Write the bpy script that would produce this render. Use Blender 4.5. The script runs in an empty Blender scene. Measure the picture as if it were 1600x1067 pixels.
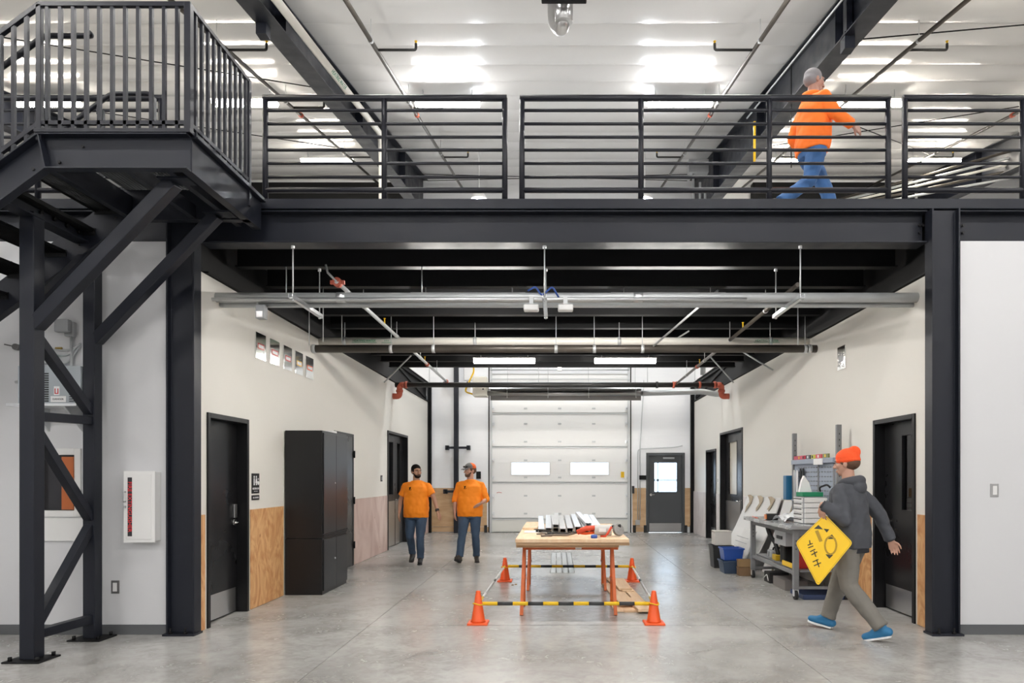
import bpy, bmesh, math, random
from mathutils import Vector, Matrix, Quaternion
random.seed(7)
sc = bpy.context.scene
PI = math.pi
C = sc.collection

# ---------------- camera ----------------
cam_d = bpy.data.cameras.new('camera'); cam = bpy.data.objects.new('camera', cam_d); C.objects.link(cam)
cam.location = (0, 0, 1.5); cam.rotation_euler = (PI/2, 0, 0)
cam_d.sensor_width = 36.0; cam_d.lens = 24.0
cam_d.shift_x = -(871-800)/1600.0; cam_d.shift_y = (745-533.5)/1600.0
cam_d.clip_start = 0.05; cam_d.clip_end = 200
sc.camera = cam

# ---------------- world / exposure ----------------
w = bpy.data.worlds.new('world'); sc.world = w; w.use_nodes = True
bg = w.node_tree.nodes['Background']; bg.inputs[0].default_value = (0.80, 0.90, 1.0, 1); bg.inputs[1].default_value = 4.0
sc.view_settings.view_transform = 'Standard'; sc.view_settings.look = 'None'
sc.view_settings.gamma = 1; sc.view_settings.use_curve_mapping = False
sc.view_settings.exposure = 0.36
sc.cycles.use_denoising = True
sc.cycles.max_bounces = 8; sc.cycles.diffuse_bounces = 5; sc.cycles.glossy_bounces = 4
sc.cycles.sample_clamp_indirect = 6.0
LAMP_HALL = 92.0       # strength of the hall strip lamps
LAMP_DECK = 80.0       # strength of the strip lamps under the deck
COL_HALL = (1.0, 0.975, 0.95)

# ---------------- helpers ----------------
F = 1067.0
def P(x, y, Y):
    """a point at depth Y seen at pixel x, y"""
    return Vector(((x-871)*Y/F, Y, 1.5+(745-y)*Y/F))
WLOC = {}
def tag(o, label=None, cat=None, group=None, kind=None):
    if label: o['label'] = label
    if cat: o['category'] = cat
    if group: o['group'] = group
    if kind: o['kind'] = kind
    return o
def thing(name, label, cat, loc=(0, 0, 0), group=None, kind=None):
    o = bpy.data.objects.new(name, None); C.objects.link(o)
    o.location = loc; o.empty_display_size = 0.1
    WLOC[o.name] = Vector(loc)
    return tag(o, label, cat, group, kind)
def kids(o): return [c for c in bpy.data.objects if c.parent == o]
def dup(root, loc, label=None, group=None, rotz=None):
    def cp(o, par):
        c = o.copy(); C.objects.link(c)
        if par is not None: c.parent = par
        for ch in KID.get(o.name, []): 
            n = cp(ch, c); KID.setdefault(c.name, []).append(n)
        return c
    r = cp(root, None); r.location = loc
    if rotz is not None: r.rotation_euler = (0, 0, rotz)
    if label: r['label'] = label
    if group: r['group'] = group
    return r
KID = {}
def frame_of(d, up=(0, 0, 1)):
    d = Vector(d).normalized(); up = Vector(up)
    if abs(d.dot(up)) > 0.98: up = Vector((0, 1, 0)) if abs(d.y) < .9 else Vector((1, 0, 0))
    s = d.cross(up).normalized(); u = s.cross(d).normalized()
    return d, s, u
class MB:
    def __init__(self): self.v = []; self.f = []; self.s = []
    def add(self, vs, fs, smooth=False):
        b = len(self.v); self.v += [Vector(q) for q in vs]
        for q in fs: self.f.append(tuple(b+i for i in q)); self.s.append(smooth)
        return self
    def box(self, x0, x1, y0, y1, z0, z1):
        if x0 > x1: x0, x1 = x1, x0
        if y0 > y1: y0, y1 = y1, y0
        if z0 > z1: z0, z1 = z1, z0
        return self.add([(x0,y0,z0),(x1,y0,z0),(x1,y1,z0),(x0,y1,z0),(x0,y0,z1),(x1,y0,z1),(x1,y1,z1),(x0,y1,z1)],
            [(0,3,2,1),(4,5,6,7),(0,1,5,4),(1,2,6,5),(2,3,7,6),(3,0,4,7)])
    def bar(self, p0, p1, wd, ht, up=(0, 0, 1)):
        p0 = Vector(p0); p1 = Vector(p1); d, s, u = frame_of(p1-p0, up)
        vs = []
        for p in (p0, p1):
            for a, b in ((-1,-1),(1,-1),(1,1),(-1,1)): vs.append(p+s*a*wd/2+u*b*ht/2)
        return self.add(vs, [(0,1,2,3),(7,6,5,4),(0,4,5,1),(1,5,6,2),(2,6,7,3),(3,7,4,0)])
    def ring_loft(self, rings, smooth=True, caps=True):
        n = len(rings[0]); vs = [q for r in rings for q in r]; fs = []
        for i in range(len(rings)-1):
            for j in range(n): fs.append((i*n+j, i*n+(j+1) % n, (i+1)*n+(j+1) % n, (i+1)*n+j))
        self.add(vs, fs, smooth)
        if caps:
            b = len(self.v)-len(vs)
            self.f.append(tuple(b+j for j in range(n))[::-1]); self.s.append(False)
            self.f.append(tuple(b+(len(rings)-1)*n+j for j in range(n))); self.s.append(False)
        return self
    def cyl(self, p0, p1, r, r2=None, n=12, caps=True):
        p0 = Vector(p0); p1 = Vector(p1); d, s, u = frame_of(p1-p0); r2 = r if r2 is None else r2
        R = []
        for p, q in ((p0, r), (p1, r2)): R.append([p+(s*math.cos(2*PI*j/n)-u*math.sin(2*PI*j/n))*q for j in range(n)])
        R = [x[::-1] for x in R]
        return self.ring_loft(R, True, caps)
    def tube(self, pts, r, n=8, bend=0.0, seg=4):
        pts = [Vector(p) for p in pts]
        if bend > 0:
            q = [pts[0]]
            for i in range(1, len(pts)-1):
                a, b, c = pts[i-1], pts[i], pts[i+1]
                l = min(bend, (a-b).length*.49, (c-b).length*.49)
                s0 = b+(a-b).normalized()*l; s1 = b+(c-b).normalized()*l
                for k in range(seg+1):
                    t = k/seg; q.append((1-t)**2*s0+2*t*(1-t)*b+t*t*s1)
            q.append(pts[-1]); pts = q
        R = []; u0 = None
        for i, p in enumerate(pts):
            d = (pts[min(i+1, len(pts)-1)]-pts[max(i-1, 0)]).normalized()
            if u0 is None: _, s, u = frame_of(d)
            else:
                u = (u0-d*u0.dot(d)).normalized(); s = d.cross(u)
            u0 = u
            k = 1.0
            R.append([p+(s*math.cos(2*PI*j/n)+u*math.sin(2*PI*j/n))*r*k for j in range(n)])
        return self.ring_loft(R, True, True)
    def lathe(self, prof, c, n=16, axis=(0, 0, 1), smooth=True):
        c = Vector(c); d, s, u = frame_of(axis)
        if Vector(axis).z > .99: s, u = Vector((1, 0, 0)), Vector((0, 1, 0))
        R = [[c+d*z+(s*math.cos(2*PI*j/n)+u*math.sin(2*PI*j/n))*r for j in range(n)] for r, z in prof]
        return self.ring_loft(R, smooth, True)
    def prism(self, poly, f0, f1):
        """poly: list of 2d points; f0,f1 map (a,b)->3d"""
        n = len(poly); vs = [f0(*p) for p in poly]+[f1(*p) for p in poly]
        fs = [tuple(range(n))[::-1], tuple(range(n, 2*n))]+[(i, (i+1) % n, n+(i+1) % n, n+i) for i in range(n)]
        return self.add(vs, fs)
    def ball(self, c, rx, ry=None, rz=None, n=12, m=8):
        ry = ry or rx; rz = rz or rx; c = Vector(c); R = []
        for i in range(m+1):
            t = PI*(i+0.02*(i == 0)-0.02*(i == m))/m
            R.append([c+Vector((rx*math.sin(t)*math.cos(2*PI*j/n), ry*math.sin(t)*math.sin(2*PI*j/n), -rz*math.cos(t))) for j in range(n)])
        return self.ring_loft(R, True, True)
    def ibeam(self, p0, p1, depth, bf, tf, tw, up=(0, 0, 1)):
        """p0,p1 on the centre of the section"""
        p0 = Vector(p0); p1 = Vector(p1); d, s, u = frame_of(p1-p0, up)
        h = depth/2
        sec = [(-bf/2,-h),(bf/2,-h),(bf/2,-h+tf),(tw/2,-h+tf),(tw/2,h-tf),(bf/2,h-tf),(bf/2,h),(-bf/2,h),(-bf/2,h-tf),(-tw/2,h-tf),(-tw/2,-h+tf),(-bf/2,-h+tf)]
        return self.prism(sec, lambda a, b: p0+s*a+u*b, lambda a, b: p1+s*a+u*b)
    def build(self, name, m, parent=None, origin=None, bevel=0, label=None, cat=None, group=None, kind=None, sub=0, fix=True):
        if parent is not None: L = WLOC.get(parent.name, Vector())
        elif origin is not None: L = Vector(origin)
        else: L = Vector()
        me = bpy.data.meshes.new(name)
        me.from_pydata([tuple(q-L) for q in self.v], [], self.f)
        me.polygons.foreach_set('use_smooth', self.s)
        if fix:
            b = bmesh.new(); b.from_mesh(me); bmesh.ops.recalc_face_normals(b, faces=b.faces); b.to_mesh(me); b.free()
        me.materials.append(m); me.update()
        o = bpy.data.objects.new(name, me); C.objects.link(o)
        if parent is not None:
            o.parent = parent; WLOC[o.name] = L; KID.setdefault(parent.name, []).append(o)
        else:
            o.location = L; WLOC[o.name] = L
        if bevel:
            md = o.modifiers.new('bevel', 'BEVEL'); md.width = bevel; md.segments = 2; md.limit_method = 'ANGLE'; md.angle_limit = 0.6
            md.harden_normals = False
        return tag(o, label, cat, group, kind)
def text(name, s, size, loc, rx, rz, m, parent, ext=0.0008, align='CENTER', sx=1.0, roty=0, mat4=None):
    cu = bpy.data.curves.new(name, 'FONT'); cu.body = s; cu.size = size; cu.extrude = ext; cu.align_x = align; cu.align_y = 'CENTER'
    cu.resolution_u = 2
    t = bpy.data.objects.new(name, cu); C.objects.link(t)
    dg = bpy.context.evaluated_depsgraph_get()
    me = bpy.data.meshes.new_from_object(t.evaluated_get(dg)); bpy.data.objects.remove(t)
    if mat4 is not None: M = mat4 @ Matrix.Diagonal((sx, 1, 1, 1))
    else: M = Matrix.Translation(Vector(loc)-WLOC.get(parent.name, Vector())) @ Matrix.Rotation(rz, 4, 'Z') @ Matrix.Rotation(roty, 4, 'Y') @ Matrix.Rotation(rx, 4, 'X') @ Matrix.Diagonal((sx, 1, 1, 1))
    me.transform(M); me.materials.clear(); me.materials.append(m)
    o = bpy.data.objects.new(name, me); C.objects.link(o); o.parent = parent; WLOC[o.name] = WLOC.get(parent.name, Vector())
    KID.setdefault(parent.name, []).append(o)
    return o

# ---------------- materials ----------------
MATS = {}
def mat(name, col, rough=0.5, metal=0.0, var=0.0, vscale=3.0, bump=0.0, bscale=30.0, emit=None, estr=0.0, spec=0.5, rvar=0.0, stretch=(1, 1, 1), coat=0.0, detail=4.0):
    m = bpy.data.materials.new(name); m.use_nodes = True; nt = m.node_tree; N = nt.nodes; b = N['Principled BSDF']
    b.inputs['Base Color'].default_value = (*col, 1); b.inputs['Roughness'].default_value = rough; b.inputs['Metallic'].default_value = metal
    b.inputs['Specular IOR Level'].default_value = spec
    if coat: b.inputs['Coat Weight'].default_value = coat; b.inputs['Coat Roughness'].default_value = .1
    if emit: b.inputs['Emission Color'].default_value = (*emit, 1); b.inputs['Emission Strength'].default_value = estr
    tc = N.new('ShaderNodeTexCoord'); mp = N.new('ShaderNodeMapping'); mp.inputs['Scale'].default_value = stretch
    nt.links.new(tc.outputs['Object'], mp.inputs[0])
    if var or rvar:
        nz = N.new('ShaderNodeTexNoise'); nz.inputs['Scale'].default_value = vscale; nz.inputs['Detail'].default_value = detail
        nt.links.new(mp.outputs[0], nz.inputs['Vector'])
        if var:
            mx = N.new('ShaderNodeMix'); mx.data_type = 'RGBA'
            mx.inputs[6].default_value = (*[c*(1-var) for c in col], 1); mx.inputs[7].default_value = (*[min(1, c*(1+var)) for c in col], 1)
            nt.links.new(nz.outputs[0], mx.inputs[0]); nt.links.new(mx.outputs[2], b.inputs['Base Color'])
        if rvar:
            mr = N.new('ShaderNodeMapRange'); mr.inputs[1].default_value = .3; mr.inputs[2].default_value = .7
            mr.inputs[3].default_value = max(0.02, rough-rvar); mr.inputs[4].default_value = rough+rvar
            nt.links.new(nz.outputs[0], mr.inputs[0]); nt.links.new(mr.outputs[0], b.inputs['Roughness'])
    if bump:
        n2 = N.new('ShaderNodeTexNoise'); n2.inputs['Scale'].default_value = bscale; n2.inputs['Detail'].default_value = 5
        nt.links.new(mp.outputs[0], n2.inputs['Vector'])
        bp = N.new('ShaderNodeBump'); bp.inputs['Strength'].default_value = bump; bp.inputs['Distance'].default_value = .01
        nt.links.new(n2.outputs[0], bp.inputs['Height']); nt.links.new(bp.outputs[0], b.inputs['Normal'])
    MATS[name] = m
    return m
def glassmat(name, tint=(.9, .95, 1), rough=0.0, alpha=0.2):
    m = bpy.data.materials.new(name); m.use_nodes = True; nt = m.node_tree; N = nt.nodes; N.remove(N['Principled BSDF'])
    out = N['Material Output']; t = N.new('ShaderNodeBsdfTransparent'); g = N.new('ShaderNodeBsdfGlossy'); g.inputs['Roughness'].default_value = rough
    t.inputs[0].default_value = (*tint, 1); mx = N.new('ShaderNodeMixShader'); fr = N.new('ShaderNodeFresnel'); fr.inputs[0].default_value = 1.5
    nt.links.new(fr.outputs[0], mx.inputs[0]); nt.links.new(t.outputs[0], mx.inputs[1]); nt.links.new(g.outputs[0], mx.inputs[2]); nt.links.new(mx.outputs[0], out.inputs[0])
    return m
def woodmat(name, c1, c2, scale=(1, 1, 1), dist=2.5, ws=4.0, knots=True, rough=.6):
    m = bpy.data.materials.new(name); m.use_nodes = True; nt = m.node_tree; N = nt.nodes; b = N['Principled BSDF']; b.inputs['Roughness'].default_value = rough
    tc = N.new('ShaderNodeTexCoord'); mp = N.new('ShaderNodeMapping'); mp.inputs['Scale'].default_value = scale
    wv = N.new('ShaderNodeTexNoise'); wv.inputs['Scale'].default_value = ws; wv.inputs['Detail'].default_value = 8; wv.inputs['Distortion'].default_value = dist
    cr = N.new('ShaderNodeValToRGB'); cr.color_ramp.elements[0].position = .35; cr.color_ramp.elements[1].position = .62
    cr.color_ramp.elements[0].color = (*c1, 1); cr.color_ramp.elements[1].color = (*c2, 1)
    nt.links.new(tc.outputs['Object'], mp.inputs[0]); nt.links.new(mp.outputs[0], wv.inputs['Vector']); nt.links.new(wv.outputs[0], cr.inputs[0])
    src = cr.outputs[0]
    if knots:
        vo = N.new('ShaderNodeTexVoronoi'); vo.inputs['Scale'].default_value = 3.2; nt.links.new(tc.outputs['Object'], vo.inputs['Vector'])
        r2 = N.new('ShaderNodeValToRGB'); r2.color_ramp.elements[0].position = .03; r2.color_ramp.elements[1].position = .09
        r2.color_ramp.elements[0].color = (.55, .42, .3, 1); r2.color_ramp.elements[1].color = (1, 1, 1, 1)
        nt.links.new(vo.outputs['Distance'], r2.inputs[0])
        mm = N.new('ShaderNodeMix'); mm.data_type = 'RGBA'; mm.blend_type = 'MULTIPLY'; mm.inputs[0].default_value = .8
        nt.links.new(src, mm.inputs[6]); nt.links.new(r2.outputs[0], mm.inputs[7]); src = mm.outputs[2]
    nt.links.new(src, b.inputs['Base Color'])
    return m
STEEL = mat('black_steel', (.010, .0120, .019), .45, 0.0, .12, 4, rvar=.08, spec=.32)
STEELD = mat('black_steel_matt', (.005, .0052, .006), .6, 0, .15, 3, spec=.25)
RAIL = mat('rail_paint', (.011, .012, .018), .4, 0, .1, 6, spec=.35)
BLACK = mat('black_paint', (.007, .007, .008), .4, 0, .1, 5, spec=.3)
DOORB = mat('door_black', (.008, .008, .009), .3, 0, .15, 2, rvar=.05, spec=.3)
CAB = mat('cabinet_black', (.010, .010, .011), .36, 0, .1, 3, bump=.03, bscale=200, spec=.35)
CREAM = mat('cream_wall', (.74, .72, .67), .55, 0, .015, 1.2, bump=.02, bscale=120)
WHITE = mat('white_wall', (.66, .665, .68), .38, 0, .015, 1.0, bump=.02, bscale=90)
BACKW = mat('back_wall_white', (.86, .87, .89), .45, 0, .03, 2.0, bump=.2, bscale=3.0, stretch=(.6, 1, 6))
PANELW = mat('door_panel_white', (.86, .86, .85), .45, 0, .02, 2)
PANELG = mat('door_panel_grey', (.70, .70, .66), .5, 0, .02, 2)
GALV = mat('galvanised', (.56, .58, .59), .42, .45, .08, 14, rvar=.06)
ZINC = mat('zinc_bright', (.82, .84, .86), .30, .85, .1, 20)
PIPE = mat('dark_pipe', (.085, .075, .065), .38, .5, .3, 6)
PIPEB = mat('black_pipe', (.03, .03, .03), .42, .3, .25, 6)
PVC = mat('white_pipe_jacket', (.82, .80, .74), .45, 0, .03, 4)
STAINL = mat('stainless', (.55, .55, .55), .28, .95, .08, 30, stretch=(1, 1, 12))
CHROME = mat('chrome', (.8, .8, .8), .18, 1.0)
MIRR = mat('polished_panel', (.80, .80, .78), .10, 1.0)
REDCUP = mat('red_coupling', (.48, .10, .055), .5, 0, .15, 10)
PLATEW = mat('white_plastic', (.80, .80, .79), .4)
GREY = mat('grey_box', (.33, .34, .35), .5, 0, .08, 8)
BENCHG = mat('bench_grey', (.20, .205, .215), .45, 0, .06, 8)
BLUEG = mat('blue_grey_panel', (.30, .34, .42), .45, 0, .05, 8)
BASEB = mat('grey_baseboard', (.10, .105, .11), .5)
YEL = mat('yellow', (.80, .50, .01), .45); YELSIGN = mat('sign_yellow', (.92, .58, .005), .4)
ORC = mat('cone_orange', (.85, .105, .015), .45, 0, .08, 6); ORS = mat('sawhorse_orange', (.60, .13, .03), .5, 0, .2, 8)
BLK = mat('matt_black', (.012, .012, .013), .6); RUB = mat('rubber', (.02, .02, .022), .75)
GREEN = mat('label_green', (.02, .25, .12), .5); RED = mat('label_red', (.55, .03, .03), .5); BLUE = mat('plastic_blue', (.02, .08, .36), .4, coat=.2)
WHT = mat('print_white', (.85, .85, .85), .5)
PLY = woodmat('plywood', (.50, .23, .085), (.68, .40, .185), (1, 1, .5), 4.5, 3.4)
PLYN = woodmat('plywood_back', (.46, .29, .15), (.56, .38, .22), (1, 1, 4), .6, 2.0, False)
PLYP = woodmat('primed_plywood', (.50, .35, .31), (.66, .52, .47), (1, 1, .6), 1.5, 1.6)
PLYW = woodmat('whitewashed_plywood', (.58, .53, .52), (.72, .68, .67), (1, 1, .6), 1.5, 1.6)
PINE = woodmat('pine_sheet', (.72, .48, .29), (.80, .60, .40), (2, .3, 1), .8, 5.0, False)
PINED = woodmat('pine_edge', (.42, .25, .12), (.50, .32, .18), (1, 1, 20), .5, 3.0, False)
def lampmat(name, col, s):
    m = bpy.data.materials.new(name); m.use_nodes = True; N = m.node_tree.nodes; N.remove(N['Principled BSDF'])
    e = N.new('ShaderNodeEmission'); e.inputs[0].default_value = (*col, 1); e.inputs[1].default_value = s
    m.node_tree.links.new(e.outputs[0], N['Material Output'].inputs[0]); return m
L_HALL = lampmat('hall_lamp_lens', COL_HALL, LAMP_HALL); L_WARM = lampmat('warm_lamp_lens', (1.0, .92, .80), LAMP_HALL*.9)
L_DECK = lampmat('deck_lamp_lens', (1, .96, .90), LAMP_DECK)
L_DOME = lampmat('pendant_lens', (.90, .95, 1.0), 800)
# concrete
def concrete():
    m = bpy.data.materials.new('polished_concrete'); m.use_nodes = True; nt = m.node_tree; N = nt.nodes; b = N['Principled BSDF']
    tc = N.new('ShaderNodeTexCoord'); last = None
    for sc_, det, dis, wt in ((.42, 4, .6, .40), (1.9, 6, .8, .34), (9.0, 8, 1.2, .26)):
        n = N.new('ShaderNodeTexNoise'); n.inputs['Scale'].default_value = sc_; n.inputs['Detail'].default_value = det; n.inputs['Distortion'].default_value = dis
        n.inputs['Roughness'].default_value = .62; nt.links.new(tc.outputs['Object'], n.inputs['Vector'])
        ma = N.new('ShaderNodeMath'); ma.operation = 'MULTIPLY'; ma.inputs[1].default_value = wt; nt.links.new(n.outputs['Fac'], ma.inputs[0])
        if last is None: last = ma.outputs[0]
        else:
            ad = N.new('ShaderNodeMath'); ad.operation = 'ADD'; nt.links.new(last, ad.inputs[0]); nt.links.new(ma.outputs[0], ad.inputs[1]); last = ad.outputs[0]
    cr = N.new('ShaderNodeValToRGB'); cr.color_ramp.interpolation = 'EASE'
    cr.color_ramp.elements[0].position = .36; cr.color_ramp.elements[0].color = (.265, .255, .24, 1)
    cr.color_ramp.elements[1].position = .62; cr.color_ramp.elements[1].color = (.50, .492, .475, 1)
    nt.links.new(last, cr.inputs[0]); nt.links.new(cr.outputs[0], b.inputs['Base Color'])
    mr = N.new('ShaderNodeMapRange'); mr.inputs[1].default_value = .38; mr.inputs[2].default_value = .62; mr.inputs[3].default_value = .30; mr.inputs[4].default_value = .20
    nt.links.new(last, mr.inputs[0]); nt.links.new(mr.outputs[0], b.inputs['Roughness'])
    b.inputs['Specular IOR Level'].default_value = .45
    return m
CONC = concrete()
CONCD = mat('joint_fill', (.36, .35, .33), .7)
# glossy ceiling facing
CEIL = mat('ceiling_facing', (.68, .68, .675), .17, 0, .03, .8, bump=.15, bscale=2.2, spec=.3, stretch=(1, .5, 1))
# ================= SETTING =================
XL, XR = -3.47, 3.66          # passage walls
YF, YB = 6.5, 18.4            # front wall plane, back wall
YD = 14.0                     # rear edge of deck over the passage
X0, X1, YC = -13.0, 13.0, -6.0
def roofz(y): return 5.88+0.198*y
# floor: base plus slabs parted by saw cuts
fl = MB().box(X0, X1, YC, 19.0, -.20, -.012).build('floor', CONCD, kind='structure')
fl['label'] = 'polished grey mottled concrete floor of the workshop hall'
xs = [X0, -9.6, -5.8, -1.9, 2.0, 5.9, 9.6, X1]; ys = [YC, -1.0, 3.0, 6.9, 9.76, 13.0, 16.0, 19.0]
g = .0028
for i in range(len(xs)-1):
    for j in range(len(ys)-1):
        MB().box(xs[i]+g, xs[i+1]-g, ys[j]+g, ys[j+1]-g, -.0119, 0).build('concrete_slab', CONC, fl)
# ceiling: strips of glossy facing sagging between purlins
ce = MB().box(X0, X1, YC, YB+.4, 0, .01)
ce.v = [Vector((q.x, q.y, roofz(q.y)+.06+(.05 if q.z > .005 else 0))) for q in ce.v]
ce = ce.build('ceiling', PLATEW, kind='structure', label='white glossy insulated roof ceiling rising to the back')
PS = .70; ph = 9.40
k0 = math.floor((YC-ph)/PS); nx = 104
seams = (-9.6, -6.4, -2.1, 2.12, 6.4, 9.6)
y = ph+k0*PS
while y < YB+.2:
    vs = []; m_ = 10 if y > 6 else 4
    for j in range(m_+1):
        t = j/m_
        for i in range(nx+1):
            x = X0+(X1-X0)*i/nx
            amp = .012+.020*(abs(x) > 3.6)
            sag = amp*math.sin(PI*t)**.8*(1+.5*math.sin(x*1.7+y*2.3)*math.sin(x*.61+y))+.004*math.sin(x*6.1+y*3)*math.sin(PI*t)
            se = min(abs(x-s) for s in seams); sag -= .010*math.exp(-(se/.05)**2)
            vs.append((x, y+t*PS-.002*(j == m_), roofz(y+t*PS)-sag))
    fs = [(j*(nx+1)+i, (j+1)*(nx+1)+i, (j+1)*(nx+1)+i+1, j*(nx+1)+i+1) for j in range(m_) for i in range(nx)]
    MB().add(vs, fs, True).build('ceiling_panel', CEIL, ce, fix=False)
    y += PS
# hall side walls, the wall behind the photographer
MB().box(X0-.2, X0, YC, 19, 0, 10).build('wall_left', WHITE, kind='structure')
MB().box(X1, X1+.2, YC, 19, 0, 10).build('wall_right', WHITE, kind='structure')
MB().box(X0, X1, YC-.2, YC, 0, 6).build('wall_rear', WHITE, kind='structure')
# back wall with openings for the overhead door and the man door
def wall_with_holes(name, along, fixed, th, a0, a1, z0, z1, holes, m, **k):
    """along 'y': plane x=fixed..fixed+th, holes (a,b,zl,zh)"""
    b = MB()
    def bx(p, q, c, d):
        if q-p < 1e-4 or d-c < 1e-4: return
        if along == 'y': b.box(fixed, fixed+th, p, q, c, d)
        else: b.box(p, q, fixed, fixed+th, c, d)
    a = a0
    for (h0, h1, zl, zh) in sorted(holes):
        bx(a, h0, z0, z1); bx(h0, h1, z0, zl); bx(h0, h1, zh, z1); a = h1
    bx(a, a1, z0, z1)
    return b.build(name, m, kind='structure', **k)
OX0, OX1, OZ = -1.79, 1.92, 4.28      # overhead door
MX0, MX1, MZ = 2.44, 3.38, 2.10       # man door
WBK = wall_with_holes('wall_back', 'x', YB, .2, X0, X1, 0, 9.6, [(OX0, OX1, 0, OZ), (MX0, MX1, 0, MZ)], BACKW)
# passage side walls
DL1 = (6.78, 7.62, 0, 2.11); DL2 = (10.62, 11.55, 0, 2.19); DL3 = (13.95, 15.75, 0, 2.42)
DR1 = (7.0, 7.86, 0, 2.12); DR2 = (13.5, 15.3, 0, 2.45); DR3 = (15.75, 16.75, 0, 2.12)
WPL = wall_with_holes('wall_passage_left', 'y', XL-.16, .16, 6.585, YB, 0, 3.50, [DL1, DL2, DL3], CREAM, label='cream painted left wall of the passage')
WPR = wall_with_holes('wall_passage_right', 'y', XR, .16, 6.585, YB, 0, 3.50, [DR1, DR2, DR3], CREAM, label='cream painted right wall of the passage')
for s, nm in ((-1, 'left'), (1, 'right')):   # back lining
    MB().box(*(sorted((XL-.16, XL-1.7)) if s < 0 else (XR+.16, XR+1.7)), 17.2, 17.3, 0, 3.5).build('wall_room_end_'+nm, CREAM, kind='structure')
for s, nm in ((-1, 'left'), (1, 'right')):   # rooms behind the passage doors
    xx = XL-1.7 if s < 0 else XR+1.7
    MB().box(xx, xx+.05*s, YF+.16, YB, 0, 3.5).build('wall_room_'+nm, CREAM, kind='structure')
    MB().box(min(XL-.16, XL-1.7) if s < 0 else XR+.16, XL-.16 if s < 0 else XR+1.7, YF+.16, YB, 3.5, 3.54).build('ceiling_room_'+nm, CREAM, kind='structure')
# front walls either side of the passage
WL = [(-4.94, -4.58, 1.17, 1.72)]
wall_with_holes('wall_front_left', 'x', YF, .15, X0, -3.70, 0, 3.74, WL, WHITE, label='smooth white wall left of the passage')
wall_with_holes('wall_front_right', 'x', YF, .15, 3.812, X1, 0, 3.745, [], WHITE, label='smooth white wall right of the passage')
MB().box(X0, -3.70, YF-.012, YF, 0, .095).build('baseboard_left', BASEB, kind='structure')
MB().box(3.812, X1, YF-.012, YF, 0, .095).build('baseboard_right', BASEB, kind='structure')
# plywood wainscot panels
def ply(x, y0, y1, z1, m, label, side, z0=0.0, th=.014):
    b = MB().box(x+.0005*side, x+th*side, y0, y1, z0+.004, z1)
    return b.build('plywood_panel', m, WPL if side > 0 else WPR, label=label, bevel=.002)
ply(XL, 6.59, 6.70, 1.13, PLY, 'narrow orange plywood strip between left steel column and near left door', 1)
ply(XL, 7.70, 8.14, 1.13, PLY, 'orange plywood wainscot sheet just beyond the near left door', 1)
ply(XL, 8.145, 8.62, 1.13, PLY, 'orange plywood wainscot sheet touching the black cabinet side', 1)
ply(XL, 11.62, 13.88, 1.12, PLYP, 'pinkish stained plywood wainscot sheet beyond the black cabinet', 1)
ply(XL, 15.82, 18.38, 1.12, PLYP, 'pinkish plywood wainscot beyond the far left double door', 1)
ply(XR, 6.55, 6.92, 1.12, PLY, 'orange plywood strip between right column and near right door', -1)
ply(XR, 7.95, 9.15, 1.12, PLY, 'orange plywood wainscot sheet behind the workbench near end', -1)
ply(XR, 9.155, 13.40, 1.12, PLYW, 'pale washed plywood wainscot behind the leaning white boards', -1)
ply(XR, 15.38, 15.68, 1.12, PLYW, 'pale washed plywood strip between the two far right doors', -1)
ply(XR, 16.83, 18.38, 1.12, PLYW, 'pale washed plywood wainscot in the far right corner', -1)
def plyb(x0, x1, z1, label, z0=.16):
    return MB().box(x0, x1, YB-.03, YB-.012, z0, z1).build('plywood_panel', PLYN, WBK, label=label, bevel=.002)
plyb(-3.45, -2.62, 1.20, 'plywood sheet on back wall left of the black standpipe')
plyb(-2.60, -1.90, 1.20, 'plywood sheet on back wall between standpipe and overhead door')
plyb(2.02, 2.38, 1.20, 'narrow plywood sheet between overhead door and grey back door')
plyb(3.43, 3.64, 1.20, 'narrow plywood sheet right of the grey back door')
MB().box(-3.45, -1.86, YB-.02, YB, 0.02, .15).build('baseboard_back_left', PLYN, kind='structure')
MB().box(2.02, 2.38, YB-.02, YB, 0.02, .15).build('baseboard_back_right', PLYN, kind='structure')
for i, x in enumerate((-3.42, -1.93, 2.07, 2.36, 3.45, 3.6)):
    MB().box(x-.04, x+.04, YB-.05, YB-.031, .0, .2).build('trim_%d' % (i+1), BLK, kind='structure')

# ================= MEZZANINE =================
MZT = 4.13
dk = MB().box(X0, X1, 6.58, YD, 4.04, 4.08)
dk.box(X0, XL-.1, YD, YB, 4.04, 4.08); dk.box(XR+.1, X1, YD, YB, 4.04, 4.08)
dt = MB().box(X0, X1, 6.58, YD, 4.081, MZT)
dt.box(X0, XL-.1, YD, YB, 4.081, MZT); dt.box(XR+.1, X1, YD, YB, 4.081, MZT)
dt.build('trim_12', CONC, kind='structure', label='concrete topping of the upper walkway floor')
dk.build('trim_10', STEELD, kind='structure', label='dark steel deck of the upper walkway floor')
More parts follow.
